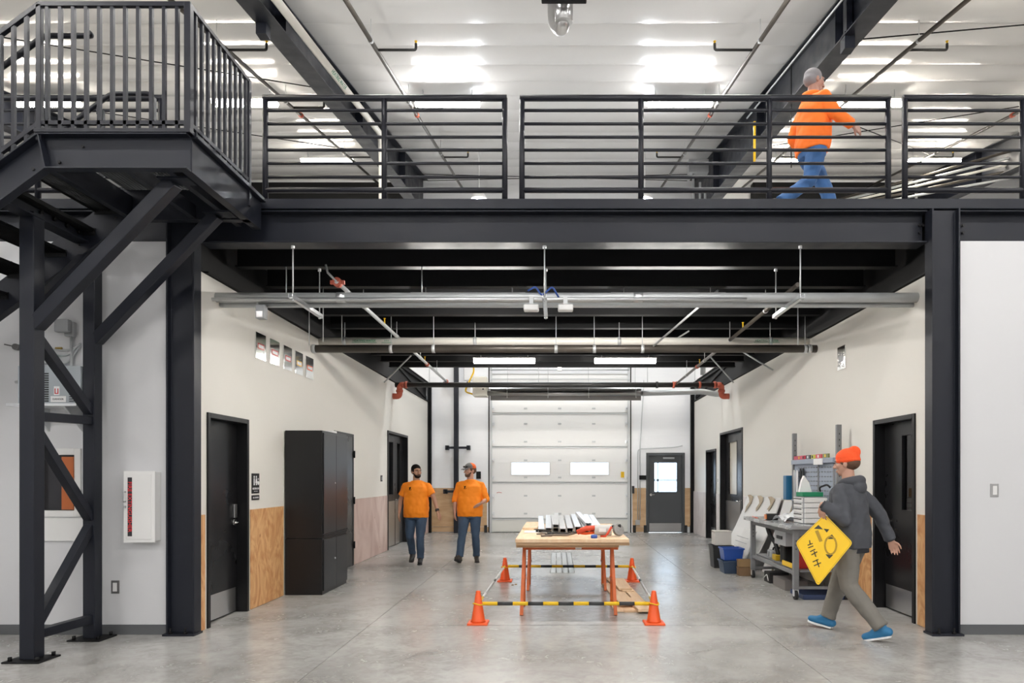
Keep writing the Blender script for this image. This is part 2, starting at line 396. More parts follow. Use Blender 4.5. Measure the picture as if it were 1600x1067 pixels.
# deck edge channel
MB().box(X0, X1, 6.50, 6.575, 4.055, 4.150).build('trim_11', STEEL, kind='structure', bevel=.004, label='dark steel edge channel along the deck front')
CX0, CX1 = -3.567, 3.675
def bolts(b, pts, d, r=.014, h=.014):
    for q in pts: b.cyl(q, Vector(q)+Vector(d)*h, r, n=6)
def ibeam_thing(name, p0, p1, depth, bf, tf, tw, m, label, cat, group=None, up=(0,0,1), bevel=.003):
    return MB().ibeam(p0, p1, depth, bf, tf, tw, up).build(name, m, origin=p0, bevel=bevel, label=label, cat=cat, group=group)
zc = (3.74+4.05)/2; dd = .31
fb = ibeam_thing('steel_beam', (CX0+.15, 6.62, zc), (CX1-.14, 6.62, zc), dd, .20, .016, .012, STEEL, 'wide black steel beam under the deck front between the two columns', 'beam')
b = MB(); bolts(b, [(3.50, 6.602, 3.93), (3.50, 6.602, 3.86), (3.53, 6.602, 3.93)], (0, -1, 0)); b.build('bolt_row', BLACK, fb)
b1 = ibeam_thing('steel_beam', (CX1+.16, 6.62, zc), (X1, 6.62, zc), dd, .20, .016, .012, STEEL, 'black steel beam over the white wall right of the right column', 'beam')
b = MB(); bolts(b, [(3.92, 6.602, 3.93), (3.92, 6.602, 3.86)], (0, -1, 0)); b.build('bolt_row', BLACK, b1)
ibeam_thing('steel_beam', (X0, 6.62, zc), (CX0-.15, 6.62, zc), dd, .20, .016, .012, STEEL, 'black steel beam behind the stair landing left of the left column', 'beam')
# columns (flanges to the sides, web facing the room)
for x, lab in ((CX0, 'left'), (CX1, 'right')):
    y0 = 6.515
    t = thing('steel_column', 'tall black steel column at the %s end of the wide beam' % lab, 'column', (x, y0, 0))
    MB().ibeam((x, y0, .02), (x, y0, 4.04), .268, .13, .018, .012, up=(1, 0, 0)).build('shaft', STEEL, t, bevel=.003)
    MB().box(x-.15, x+.15, y0-.10, y0+.064, 0, .02).build('base_plate', STEEL, t, bevel=.002)
    for sx in (-.08, .06):
        MB().cyl((x+sx, y0-.085, .02), (x+sx, y0-.085, .075), .010, n=8).cyl((x+sx, y0-.085, .02), (x+sx, y0-.085, .04), .019, n=6).build('anchor_bolt', STEELD, t)
# girders above the passage walls
for x, lab in ((XL-.08, 'left'), (XR+.08, 'right')):
    t = ibeam_thing('girder', (x, 6.73, 3.77), (x, YB, 3.77), .52, .22, .018, .014, STEELD, 'black girder lying on top of the %s passage wall' % lab, 'girder')
# joists
ords = ['first', 'second', 'third', 'fourth', 'fifth', 'sixth', 'seventh', 'eighth', 'ninth', 'last']
JY = [7.34, 8.10, 8.80, 9.50, 10.35, 11.1, 11.85, 12.6, 13.3, 13.97]
for i, yj in enumerate(JY):
    ibeam_thing('joist', (XL+.03, yj, 3.89), (XR-.03, yj, 3.89), .29, .11, .011, .008, STEELD, 'black ceiling joist across the passage, %s behind the front beam' % ords[i], 'joist', 'joists under the deck', bevel=0)
# angle clips
# dark eave beams and rafters in the upper hall
def rafter(x, depth, lab, wd=.28):
    t = thing('rafter', lab, 'rafter', (x, 6, 0))
    b = MB(); tt = .016
    n = 14; ys_ = [3+(YB-.02-3)*i/n for i in range(n+1)]
    for s0, s1, hw in ((0, tt, wd/2), ):
        pass
    def strip(ztop, zbot, x0, x1):
        rings = [[Vector((x0, yy, zbot(yy))), Vector((x1, yy, zbot(yy))), Vector((x1, yy, ztop(yy))), Vector((x0, yy, ztop(yy)))] for yy in ys_]
        b.ring_loft(rings, False, True)
    rt = lambda yy: roofz(yy)-.035
    strip(rt, lambda yy: rt(yy)-tt, x-wd/2, x+wd/2)
    strip(lambda yy: rt(yy)-tt, lambda yy: rt(yy)-depth(yy)+tt, x-.006, x+.006)
    strip(lambda yy: rt(yy)-depth(yy)+tt, lambda yy: rt(yy)-depth(yy), x-wd/2, x+wd/2)
    b.build('web_and_flanges', STEEL, t)
    for yy in (8.75, 12.2, 15.6):
        zt = rt(yy)-depth(yy)
        MB().box(x-wd/2, x+wd/2, yy, yy+.012, zt+.016, rt(yy)-tt).build('stiffener', STEEL, t)
    # column under the eave end
    return t
rafter(-3.62, lambda y: max(.30, .37+.046*(y-8.3)+.003*max(0, y-11)**2), 'deep black tapering rafter of the upper hall on the left')
rafter(3.70, lambda y: max(.34, .50+.055*(y-7.75)+.003*max(0, y-11)**2), 'deep black tapering rafter of the upper hall behind the walking man')
rafter(9.70, lambda y: max(.30, .45+.05*(y-9)), 'black rafter far right in the upper hall')
rafter(-9.70, lambda y: max(.30, .45+.05*(y-9)), 'black rafter far left in the upper hall')
for x, lab in ((-3.62, 'left'), (3.70, 'right')):
    t = thing('brace_bracket', 'small black steel block hanging under the %s rafter' % lab, 'bracket', (x, 8.6, 7.0))
    d_ = .38 if x < 0 else .56
    zz = roofz(8.55)-.035-d_
    MB().box(x-.13, x+.0, 8.48, 8.62, zz-.15, zz+.06).build('block', STEEL, t, bevel=.004)
    MB().box(x-.10, x-.03, 8.50, 8.60, zz+.05, roofz(8.5)-.08).build('post', STEEL, t)
for x0, x1, lab in ((-9.4, -3.9, 'left'), (5.2, 9.5, 'right')):
    MB().box(x0, x1, YB-.25, YB-.02, 8.30, 9.33).build('eave_panel', STEELD, origin=(x0, YB, 8.3), label='dark band high on the back wall, %s side of the upper hall' % lab, cat='wall band')
# corner posts in the passage rear corners
for x, lab in ((XL+.045, 'left'), (XR-.045, 'right')):
    MB().ibeam((x, YB-.1, 0), (x, YB-.1, 4.0), .09, .12, .01, .008, up=(1, 0, 0)).build('corner_post', STEELD, origin=(x, YB-.1, 0), cat='post', label='slim black steel post in the far %s corner of the passage' % lab)
for x, lab in ((XL-.35, 'left'), (XR+.35, 'right')):
    t = thing('upper_brace', 'black diagonal steel framing over the %s passage wall near the back' % lab, 'brace', (x, 16, 3.5))
    s = 1 if lab == 'left' else -1
    MB().bar((x+.3*s, YB-.1, 4.0), (x+.3*s, 14.6, 4.0), .1, .1).build('top_rail', STEELD, t)
    MB().bar((x+.28*s, YB-.15, 3.62), (x+.28*s, 15.0, 3.96), .07, .07).build('diagonal', STEELD, t)

# ---------------- hall strip lamps ----------------
def strip_lamp(loc, w_, lens, label, cat='ceiling lamp', group=None, rod=.10, slope=0):
    x, y, z = loc
    t = thing('strip_lamp', label, cat, (x, y, z), group)
    MB().box(x-w_/2, x+w_/2, y-.10, y+.10, z+.044, z+.060).build('housing', PLATEW, t, bevel=.003)
    R = [[Vector((xx, y+.062*math.cos(a), z+.005-.042*math.sin(a))) for a in [2*PI*j/16 for j in range(16)]] for xx in (x-w_/2+.01, x+w_/2-.01)]
    MB().ring_loft(R, True, True).build('diffuser', lens, t)
    for sx in (-.38, .38): MB().cyl((x+sx*w_, y, z+.07), (x+sx*w_, y, z+.075+rod), .006, n=6).build('hanger', GALV, t)
    return t
rowname = {8.0: 'over the deck front', 3.9: 'above the front floor', -.2: 'above the camera', -4.2: 'near the rear wall'}
colname = {-8.8: 'far left', -5.4: 'left', -1.9: 'centre left', 2.12: 'centre right', 5.4: 'right', 9.0: 'far right'}
def hz(y): return roofz(y)-.28
for y in (11.8, 15.6, 7.6, 3.6, -.4, -4.0):
    for x, cn in colname.items():
        if y == 15.6 and abs(x) < 3: continue
        if y == 15.6 and x == -8.8: continue
        rn = {11.8: 'first row seen beyond the railing', 15.6: 'rear row in the upper hall', 7.6: 'row over the deck front', 3.6: 'row above the front floor', -.4: 'row above the camera', -4.0: 'row near the rear wall'}[y]
        xx = x
        if y == 15.6: xx = {-5.4: -5.25, 5.4: 5.45, 9.0: 8.6}.get(x, x)
        strip_lamp((xx, y, hz(y)), 1.12 if y != 15.6 else 1.2, L_WARM if abs(x) > 3 and y > 7 else L_HALL, 'white strip lamp, %s, %s' % (cn, rn), group='strip lamps under the roof', rod=.18)
# strip lamps under the deck
for x, lab in ((-.98, 'left'), (1.25, 'right')):
    strip_lamp((x, 12.6, 3.63), 1.14, L_DECK, 'lit strip lamp under the deck, %s of the pair near the overhead door' % lab, group='strip lamps under the deck', rod=.04)
for x, lab in ((-1.05, 'left'), (1.30, 'right')):
    strip_lamp((x, 8.10, 3.603), 1.35, L_DECK, 'strip lamp above the galvanised pipe, %s one' % lab, group='strip lamps under the deck', rod=.075)
for x, lab in ((-1.78, 'left'), (1.98, 'right')):
    z = P(0, 310, 15.5).z
    t = thing('pendant_lamp', 'bright white pendant dome lamp, %s of the two behind the railing' % lab, 'pendant lamp', (x, 15.5, z), 'pendant lamps')
    MB().lathe([(.02, .20), (.07, .19), (.12, .13), (.17, .05), (.185, .0)], (x, 15.5, z-.03)).build('shade', PLATEW, t)
    MB().ball((x, 15.5, z-.02), .10, .10, .07).build('bulb', L_DOME, t)
    MB().cyl((x, 15.5, z+.16), (x, 15.5, roofz(15.5)-.01), .008, n=6).build('rod', PLATEW, t)
# lamp inside the room behind the far right double door
strip_lamp((XR+.95, 14.4, 3.38), 1.1, L_DECK, 'strip lamp inside the room behind the far right double door')
# ================= DOORS =================
def side_door(n, side, y0, y1, z1, label, leaf_m=DOORB, glass=None, double=None, handle_near=True, kick=.28, rec=.10, hinges=False, hmetal=CHROME):
    """door in a passage wall. side -1: left wall (X=XL), +1: right"""
    X = XL if side < 0 else XR
    s = side   # outward direction
    t = thing('door_%d' % n, label, None, (X, (y0+y1)/2, 0), kind='structure')
    fw = .05
    def bx(name, xa, xb, a, b_, c, d, m, par=t, bev=.002, **k): return MB().box(X+s*xa, X+s*xb, a, b_, c, d).build(name, m, par, bevel=bev, **k)
    f = MB()
    for a, b_ in ((y0-fw+.02, y0+.02), (y1-.02, y1+fw-.02)): f.box(X-s*.018, X+s*.15, a, b_, 0, z1+fw-.02)
    f.box(X-s*.018, X+s*.15, y0+.02, y1-.02, z1-.02, z1+fw-.02)
    f.build('frame', BLACK, t, bevel=.003)
    pane_m = glassm if n != 5 else mat('lit_beige_pane', (.58, .54, .46), .35)  # opaque beige colour stands in for the lit room seen through the glass
    def leaf(a, b_, gl, hn, nm='leaf'):
        m = MB(); xa, xb = rec, rec+.045
        if gl:
            ga, gb, gc, gd = gl
            m.box(X+s*xa, X+s*xb, a, ga, .01, z1-.022).box(X+s*xa, X+s*xb, gb, b_, .01, z1-.022).box(X+s*xa, X+s*xb, ga, gb, .01, gc).box(X+s*xa, X+s*xb, ga, gb, gd, z1-.022)
        else: m.box(X+s*xa, X+s*xb, a, b_, .01, z1-.022)
        lf = m.build(nm, leaf_m, t)
        if gl:
            MB().box(X+s*(xa+.02), X+s*(xa+.026), ga, gb, gc, gd).build('pane', pane_m, lf)
            w_ = .014
            fr = MB()
            for q in ((ga-w_, ga, gc-w_, gd+w_), (gb, gb+w_, gc-w_, gd+w_), (ga, gb, gc-w_, gc), (ga, gb, gd, gd+w_)): fr.box(X+s*(xa-.006), X+s*xa, *q)
            fr.build('glazing_trim', BLACK, lf)
        if kick: MB().box(X+s*(xa-.002), X+s*xa, a+.03, b_-.03, .02, kick).build('kick_plate', STAINL, lf)
        yh = a+.07 if hn else b_-.07; dy = .11 if hn else -.11
        h = MB().cyl((X+s*xa, yh, 1.0), (X+s*(xa-.012), yh, 1.0), .032, n=14)
        h.tube([(X+s*(xa-.01), yh, 1.0), (X+s*(xa-.055), yh, 1.0), (X+s*(xa-.055), yh+dy, 1.0)], .010, n=8, bend=.02)
        h.build('lever_handle', hmetal, lf)
        return lf
    if double:
        if double > (y0+y1)/2: leaf(y0+.022, double-.003, glass, True); leaf(double+.003, y1-.022, (double+.2, double+.45, glass[2], glass[3]), True)
        else: leaf(double+.003, y1-.022, glass, True); leaf(y0+.022, double-.003, (y0+.16, y0+.38, glass[2], glass[3]), False)
    else: leaf(y0+.022, y1-.022, glass, handle_near)
    return t
glassm = glassmat('door_glass')
t = side_door(1, -1, 6.78, 7.62, 2.11, 'black restroom door with steel kick plate in left passage wall', handle_near=False)
# keypad lock over the lever
MB().box(XL-.10, XL-.075, 7.50, 7.56, 1.05, 1.20).build('keypad_lock', STAINL, t, bevel=.004)
side_door(2, -1, 10.62, 11.55, 2.19, 'black door behind the cabinet with hinges on its far edge', rec=-.012, kick=0)
t = [o for o in bpy.data.objects if o.name == 'door_2'][0]
for z in (.35, 1.1, 1.88): MB().cyl((XL+.03, 11.57, z-.06), (XL+.03, 11.57, z+.06), .014, n=8).box(XL, XL+.03, 11.56, 11.58, z-.055, z+.055).build('hinge', BLACK, t)
side_door(3, -1, 13.95, 15.75, 2.42, 'black double door far down the left passage wall', double=15.0, glass=(14.2, 14.8, 1.12, 2.25), kick=.98)
side_door(4, 1, 7.0, 7.86, 2.12, 'black door with narrow dark window behind the man in the hoodie', glass=(7.14, 7.44, 1.14, 1.95), handle_near=False)
side_door(5, 1, 13.5, 15.3, 2.45, 'tall black door with lit window far down the right passage wall', double=14.0, glass=(14.30, 14.95, 1.13, 2.25), kick=.98)
side_door(6, 1, 15.75, 16.75, 2.12, 'narrow black door furthest down the right passage wall')
# grey back man door with window
t = thing('door_7', 'grey back door with bright window and steel kick plate', None, ((MX0+MX1)/2, YB, 0), kind='structure')
DG = mat('door_grey', (.055, .06, .065), .4, 0, .05, 3)
f = MB()
for a, b_ in ((MX0-.05, MX0+.015), (MX1-.015, MX1+.05)): f.box(a, b_, YB-.03, YB+.15, 0, MZ+.05)
f.box(MX0+.015, MX1-.015, YB-.03, YB+.15, MZ-.015, MZ+.05).build('frame', DG, t, bevel=.003)
gx0, gx1, gz0, gz1 = 2.62, 3.22, 1.10, 1.88
f = MB()
for q in ((MX0+.017, gx0, .01, MZ-.017), (gx1, MX1-.017, .01, MZ-.017), (gx0, gx1, .01, gz0), (gx0, gx1, gz1, MZ-.017)): f.box(q[0], q[1], YB+.02, YB+.065, q[2], q[3])
lf = f.build('leaf', DG, t)
MB().box(gx0, gx1, YB+.04, YB+.046, gz0, gz1).build('pane', glassm, lf)
MB().box(MX0+.04, MX1-.04, YB+.017, YB+.02, .03, .25).build('kick_plate', STAINL, lf)
MB().cyl((2.52, YB+.02, 1.02), (2.52, YB, 1.02), .035, n=14).tube([(2.52, YB+.0, 1.02), (2.52, YB-.04, 1.02), (2.62, YB-.04, 1.02)], .011, bend=.02).build('lever_handle', CHROME, lf)
MB().box(2.85, 3.15, YB-.02, YB+.02, 1.98, 2.03).build('door_closer', GREY, lf)
# overhead sectional door
t = thing('door_8', 'white sectional overhead door closing the end of the passage', None, (0, YB, 0), kind='structure')
def zpx(y): return 1.5+(745-y)*YB/F
secs = [(831, 810, PANELG), (810, 753.5, PANELW), (753.5, 698, PANELW), (698, 645, PANELW), (645, 600, PANELW), (600, 579, PANELW)]
wx = [(-1.24, -.22), (.36, 1.38)]; wz = (zpx(741), zpx(723))
yb = YB+.03
MB().box(OX0, OX1, YB+.10, YB+.14, 0, wz[0]).box(OX0, OX1, YB+.10, YB+.14, wz[1], OZ).box(OX0, wx[0][0], YB+.10, YB+.14, wz[0], wz[1]).box(wx[0][1], wx[1][0], YB+.10, YB+.14, wz[0], wz[1]).box(wx[1][1], OX1, YB+.10, YB+.14, wz[0], wz[1]).build('outer_skin', PANELW, t)
for i, (ya, yc, m) in enumerate(secs):
    za, zc_ = zpx(ya)+.012, zpx(yc)-.004
    if i == 0: za = .02
    b = MB(); Yf = yb
    def bx(x0, x1, z0, z1, d=0): b.box(x0, x1, Yf+d, Yf+.045, z0, z1)
    if i == 2:
        xs_ = [OX0+.02, wx[0][0], wx[0][1], wx[1][0], wx[1][1], OX1-.02]
        bx(xs_[0], xs_[5], za, wz[0]); bx(xs_[0], xs_[5], wz[1], zc_)
        for q in (0, 2, 4): bx(xs_[q], xs_[q+1], wz[0], wz[1])
    else: bx(OX0+.02, OX1-.02, za, zc_)
    # stiffening lip at the top edge and shallow mid rib
    s_ = b.build('door_section', m, t, bevel=.004)
    b = MB().box(OX0+.02, OX1-.02, Yf-.016, Yf, zc_-.03, zc_).build('lip', GALV if i else GALV, s_)
    zm = (za+zc_)/2
    if i in (1, 3, 4): MB().box(OX0+.02, OX1-.02, Yf-.004, Yf, zm-.006, zm+.006).build('rib', PANELW, s_)
    if i == 2:
        for wxa, wxb in wx:
            w_ = MB(); fw = .035
            for q in ((wxa-fw, wxa, wz[0]-fw, wz[1]+fw), (wxb, wxb+fw, wz[0]-fw, wz[1]+fw), (wxa, wxb, wz[0]-fw, wz[0]), (wxa, wxb, wz[1], wz[1]+fw)): w_.box(q[0], q[1], Yf-.012, Yf, q[2], q[3])
            w_.build('window_frame', PLATEW, s_, bevel=.003)
            MB().box(wxa, wxb, Yf+.02, Yf+.026, wz[0], wz[1]).build('pane', glassm, s_)
for yy in (638, 662, 690, 719, 746, 774.5, 802.5):
    z = zpx(yy)
    for k, x in enumerate((-.86, .06, .98)): MB().box(x-.045, x+.045, yb-.014, yb-.002, z-.022, z+.022).box(x-.02, x+.02, yb-.022, yb-.014, z-.014, z+.014).build('hinge', GALV, t)
    for x, s in ((OX0+.03, 1), (OX1-.03, -1)):
        MB().box(x-.02, x+.06*s, yb-.035, yb-.002, z-.045, z+.045).cyl((x-.03*s, yb-.04, z), (x+.03*s, yb-.04, z), .022, n=8).build('roller_hinge', ZINC, t)
for x, s in ((OX0, 1), (OX1, -1)):
    MB().box(x-.035*s, x+.015*s, YB-.06, YB-.0, 0, 4.45).box(x+.015*s, x+.035*s, YB-.06, YB-.05, 0, 4.45).build('track', GALV, t, bevel=.002)
    MB().box(x-.07*s, x-.035*s, YB-.012, YB-.0, 0, 4.45).build('track_seal', STEELD, t)
MB().cyl((OX0, YB-.15, 4.36), (OX1, YB-.15, 4.36), .018, n=8).build('torsion_shaft', GALV, t)
MB().box(OX0, OX1, YB-.19, YB-.12, 4.10, 4.125).build('lift_strut', GALV, t)
MB().box(1.71, 1.80, yb-.03, yb-.02, zpx(746), zpx(737)).build('warning_label', YEL, t, label='yellow warning label')
MB().tube([(-1.64, yb-.004, zpx(770)), (-1.58, yb-.004, zpx(769)), (-1.5, yb-.004, zpx(770))], .006, n=6).build('red_mark', RED, t)
MB().box(-.2, .1, yb-.05, yb-.02, .10, .14).build('lift_handle', GALV, t)
# objects beyond the door window: a low yard wall and gate, snow bright ground
MB().box(-8, 10, 19.2, 40, -.25, -.15).build('yard_ground', mat('yard', (.6, .6, .6), .8), kind='structure')
for i, (x, h) in enumerate(((2.9, 1.5), (3.5, 2.1), (4.3, 1.8))):
    t = MB().box(x, x+.06, 24, 24.06, -.15, h).build('yard_post', GREY, origin=(x, 24, 0), cat='post', label='grey yard post seen through the back door window, number %s from left' % ['one', 'two', 'three'][i], group='yard posts')
MB().box(2.9, 4.9, 24, 24.05, 1.35, 1.42).box(3.3, 4.9, 24, 24.05, .9, .95).build('yard_rail', GREY, origin=(2.9, 24, 0), cat='rail', label='grey yard rails seen through the back door window')

# ================= RAILING OF THE WALKWAY =================
RZ = [5.13, 5.012, 4.883, 4.756, 4.632, 4.504, 4.373, 4.247]
def guard_panel(xa, xb, mids, label, yg=6.545):
    t = thing('guard_rail', label, 'guard rail', ((xa+xb)/2, yg, MZT+.02), 'guard rails along the deck')
    MB().cyl((xa-.02, yg, RZ[0]), (xb+.02, yg, RZ[0]), .030, n=12).build('top_rail', RAIL, t)
    for z in RZ[1:-1]: MB().cyl((xa, yg, z), (xb, yg, z), .0155, n=8).build('rail', RAIL, t)
    MB().cyl((xa, yg, RZ[-1]), (xb, yg, RZ[-1]), .026, n=10).build('bottom_rail', RAIL, t)
    for x in [xa, xb]+mids: MB().cyl((x, yg, MZT+.02), (x, yg, RZ[0]), .027, n=12).build('post', RAIL, t)
    return t
guard_panel(-2.80, -.505, [-1.66], 'horizontal bar guard rail panel nearest the stair landing')
guard_panel(-.34, 3.17, [.80, 2.03], 'long horizontal bar guard rail panel in front of the man on the deck')
guard_panel(3.33, 5.9, [4.46], 'horizontal bar guard rail panel right of the man on the deck')
guard_panel(6.05, 9.5, [7.2, 8.3], 'horizontal bar guard rail panel beyond the right photo edge')
guard_panel(-8.3, -3.80, [-4.98, -6.1, -7.2], 'horizontal bar guard rail panel behind the stair and landing')

# ================= STAIR =================
st = thing('steel_stair', 'black steel stair and landing with baluster guard rising to the deck', 'stair', (-3.9, 5.7, 0))
YA, YZ = 5.22, 6.19; LX0, LX1 = -3.93, -2.80; LZ = 4.13; SL = .735
def cz(x): return LZ+SL*(x-LX0)      # nosing line height left of the landing
XE = LX0-LZ/SL+.1
# landing channels
def channel_y(xa, xb, y, z0, z1, s, nm='landing_channel'):
    b = MB().box(xa, xb, y-.006, y+.006, z0, z1).box(xa, xb, y, y+.07*s, z0, z0+.012).box(xa, xb, y, y+.07*s, z1-.012, z1)
    return b.build(nm, STEEL, st, bevel=.002)
def landing_side(y, s):
    b = MB().prism([(LX0, 4.10), (LX1, 4.10), (LX1, 3.83), (LX0+.055, 3.83)], lambda p, q: Vector((p, y-.006, q)), lambda p, q: Vector((p, y+.006, q)))
    b.box(LX0+.055, LX1, y, y+.07*s, 3.83, 3.842).box(LX0, LX1, y, y+.07*s, 4.088, 4.10); b.build('landing_channel', STEEL, st, bevel=.002)
landing_side(YA, -1); landing_side(YZ, 1)
MB().box(LX1-.006, LX1+.006, YA, YZ+.25, 3.83, 4.10).box(LX1-.07, LX1+.0, YA, YZ+.25, 3.83, 3.842).box(LX1, LX1+.05, YA, YZ+.25, 4.088, 4.10).build('landing_channel', STEEL, st, bevel=.002)
MB().bar((LX0+.05, YA, 3.94), (LX0+.05, YZ, 3.94), .06, .20).build('landing_channel', STEEL, st, bevel=.002)
MB().bar((-3.3, YA, 3.90), (-3.3, YZ, 3.90), .05, .12).build('landing_bearer', STEEL, st, bevel=.002)
MB().bar((-2.98, YA, 3.90), (-2.98, YZ+.2, 3.90), .05, .12).build('landing_bearer', STEEL, st, bevel=.002)
MB().box(LX0-.02, LX1+.03, YA-.075, YA-.0, 4.10, 4.13).build('landing_edge', RAIL, st, bevel=.003)
MB().box(LX1+.0, LX1+.04, YA, YZ+.25, 4.10, 4.13).build('landing_edge', RAIL, st, bevel=.003)
n = 38
for i in range(n):
    x = LX0+.03+(LX1-LX0-.06)*i/(n-1)
    MB().box(x-.003, x+.003, YA+.02, 6.49, 4.095, 4.128).build('grating_bar', STEELD, st)
for k in range(7):
    y_ = YA+.1+k*.19
    MB().box(LX0, LX1, y_-.004, y_+.004, 4.118, 4.126).build('grating_cross_bar', STEELD, st)
# stringers
for y, s in ((YA, -1), (YZ, 1)):
    up = Vector((-SL, 0, 1)).normalized(); h = .27
    p0 = Vector((LX0+.0, y, LZ-.03)); p1 = Vector((XE, y, cz(XE)-.03))
    off = -up*h/2
    xe = XE
    b = MB().prism([(LX0, 4.10), (LX0+.055, 3.83), (xe, 3.83-SL*(LX0+.055-xe)), (xe, 4.10-SL*(LX0-xe))], lambda p, q: Vector((p, y-.006, q)), lambda p, q: Vector((p, y+.006, q)))
    b.bar((LX0, y+.035*s, 4.094), (xe, y+.035*s, 4.094-SL*(LX0-xe)), .07, .012, up).bar((LX0+.055, y+.035*s, 3.836), (xe, y+.035*s, 3.836-SL*(LX0+.055-xe)), .07, .012, up)
    b.build('stringer', STEEL, st, bevel=.002)
    b = MB()
    bp = [p0+(p1-p0)*tt+off*1.2 for tt in (.03, .09, .15, .21)]
    for q in bp: MB().cyl(q, q+Vector((0, -.018, 0)), .013, n=6).build('bolt', BLACK, st)
MB().bar((LX0+.060, YA-.038, 3.835), (LX0+.005, YA-.038, 4.095), .010, .062, (0, 1, 0)).build('splice_plate', STEEL, st)
for q in ((-3.62, 4.02), (-3.80, 3.9)): MB().cyl((q[0], YA-.006, q[1]), (q[0], YA-.022, q[1]), .012, n=6).build('bolt', BLACK, st)
# treads
run, ri = .262, .1925; i = 0
x = LX0
while True:
    x -= run; z = cz(x+run)-ri
    if z < .12: break
    i += 1
    tr = MB().box(x, x+.01, YA+.01, YZ-.01, z-.04, z).build('tread', STEELD, st)
    for k in range(1, 12): MB().box(x+k*.0235, x+k*.0235+.004, YA+.01, YZ-.01, z-.03, z).build('tread_bar', STEELD, tr)
    for k in range(5):
        yy = YA+.1+k*.19; MB().box(x, x+.27, yy-.003, yy+.003, z-.008, z).build('tread_cross_bar', STEELD, tr)
    for yy in (YA+.008, YZ-.014): MB().box(x, x+.27, yy, yy+.006, z-.06, z+.005).build('tread_end_plate', STEELD, tr)
# posts, bracing of the stair tower
def hss(name, p0, p1, w_=.12, up=(0, 1, 0), m=STEEL): return MB().bar(p0, p1, w_, w_, up).build(name, m, st, bevel=.006)
PF, PR = 5.60, 6.33; PX = -4.31
hss('post', (PX, PF, .015), (PX, PF, 3.66)); hss('post', (PX, PR, .015), (PX, PR, 3.62), .11)
MB().box(PX-.07, PX+.07, YA+.02, PR+.08, 3.62, 3.635).box(PX-.006, PX+.006, YA+.02, PR+.08, 3.635, 3.78).box(PX-.06, PX+.06, YA+.02, PR+.08, 3.765, 3.78).build('cross_beam', STEEL, st)
for k in range(4): MB().cyl((PX+.006, 5.68+.15*k, 3.70), (PX+.028, 5.68+.15*k, 3.70), .018, n=6).build('bolt', BLACK, st)
for y_ in (PF, PR):
    bp_ = MB().box(PX-.15, PX+.15, y_-.13, y_+.12, 0, .014).build('base_plate', STEELD, st, bevel=.002)
    for sx in (-.11, .11):
        for sy in (-.09, .09): MB().cyl((PX+sx, y_+sy, .014), (PX+sx, y_+sy, .045), .016, n=6).build('anchor_bolt', STEELD, bp_)
def tb(y0, z0, y1, z1, w_=.075): MB().bar((PX, y0, z0), (PX, y1, z1), w_, w_, (1, 0, 0)).build('tower_brace', STEEL, st, bevel=.004)
tb(PF+.05, 2.00, PR-.05, 2.02); tb(PF+.05, .20, PR-.05, .13+.06)
tb(PF+.04, 2.66, PR-.04, 2.10); tb(PF+.04, 1.88, PR-.04, 1.12); tb(PF+.04, .28, PR-.04, 1.04); tb(PF+.05, 2.92, PR-.05, 3.56)
MB().bar((PX+.03, PF, 2.74), (-3.03, PF-.2, 3.83), .105, .105, (0, 1, 0)).build('diagonal_brace', STEEL, st, bevel=.006)
MB().bar((PX+.03, PR, 2.76), (-3.03, PR-.25, 3.83), .095, .095, (0, 1, 0)).build('diagonal_brace', STEEL, st, bevel=.006)
for q in ((-3.0, PF-.22), (-3.0, PR-.27)):
    MB().box(q[0]-.12, q[0]+.12, q[1]-.07, q[1]+.07, 3.825, 3.84).build('gusset_plate', STEEL, st)
# guard with vertical balusters
GZ = 5.10
gd = MB().box(LX0-.005, LX1+.02, YA-.055, YA-.02, GZ-.035, GZ).build('guard_top_rail', RAIL, st, bevel=.003)
MB().box(LX1-.018, LX1+.018, YA-.02, YZ+.0, GZ-.035, GZ).build('guard_top_rail', RAIL, st, bevel=.003)
MB().box(LX1-.015, LX1+.015, YA, YZ, 4.17, 4.20).build('guard_bottom_rail', RAIL, st)
MB().box(LX0, LX1, YA-.05, YA-.025, 4.17, 4.20).build('guard_bottom_rail', RAIL, st)
p0 = Vector((LX0, YA-.037, GZ-.018)); p1 = Vector((XE+.3, YA-.037, cz(XE+.3)+.95))
up = Vector((-SL, 0, 1)).normalized()
MB().bar(p0, p1, .036, .036, up).build('guard_top_rail', RAIL, st, bevel=.003)
MB().bar(p0-Vector((0, 0, .90)), p1-Vector((0, 0, .90)), .03, .03, up).build('guard_bottom_rail', RAIL, st)
x = LX1-.085
while x > LX0+.03:
    MB().box(x-.0125, x+.0125, YA-.05, YA-.025, 4.13, GZ-.03).build('baluster', RAIL, st); x -= .0985
MB().box(LX1-.025, LX1+.025, YA-.06, YA-.01, 4.10, GZ-.01).build('guard_post', RAIL, st, bevel=.003)
MB().box(LX1-.022, LX1+.022, YZ-.03, YZ+.01, 3.95, GZ-.01).build('guard_post', RAIL, st, bevel=.003)
MB().box(LX0-.02, LX0+.02, YA-.055, YA-.02, 4.05, GZ-.02).build('guard_post', RAIL, st, bevel=.003)
for k in range(10):
    yy = YA+.06+k*.094; MB().box(LX1-.012, LX1+.012, yy-.012, yy+.012, 4.10, GZ-.03).build('baluster', RAIL, st)
x = LX0-.0985
while x > XE+.35:
    MB().box(x-.0125, x+.0125, YA-.05, YA-.025, cz(x)-.02, cz(x)+.94).build('baluster', RAIL, st); x -= .0985
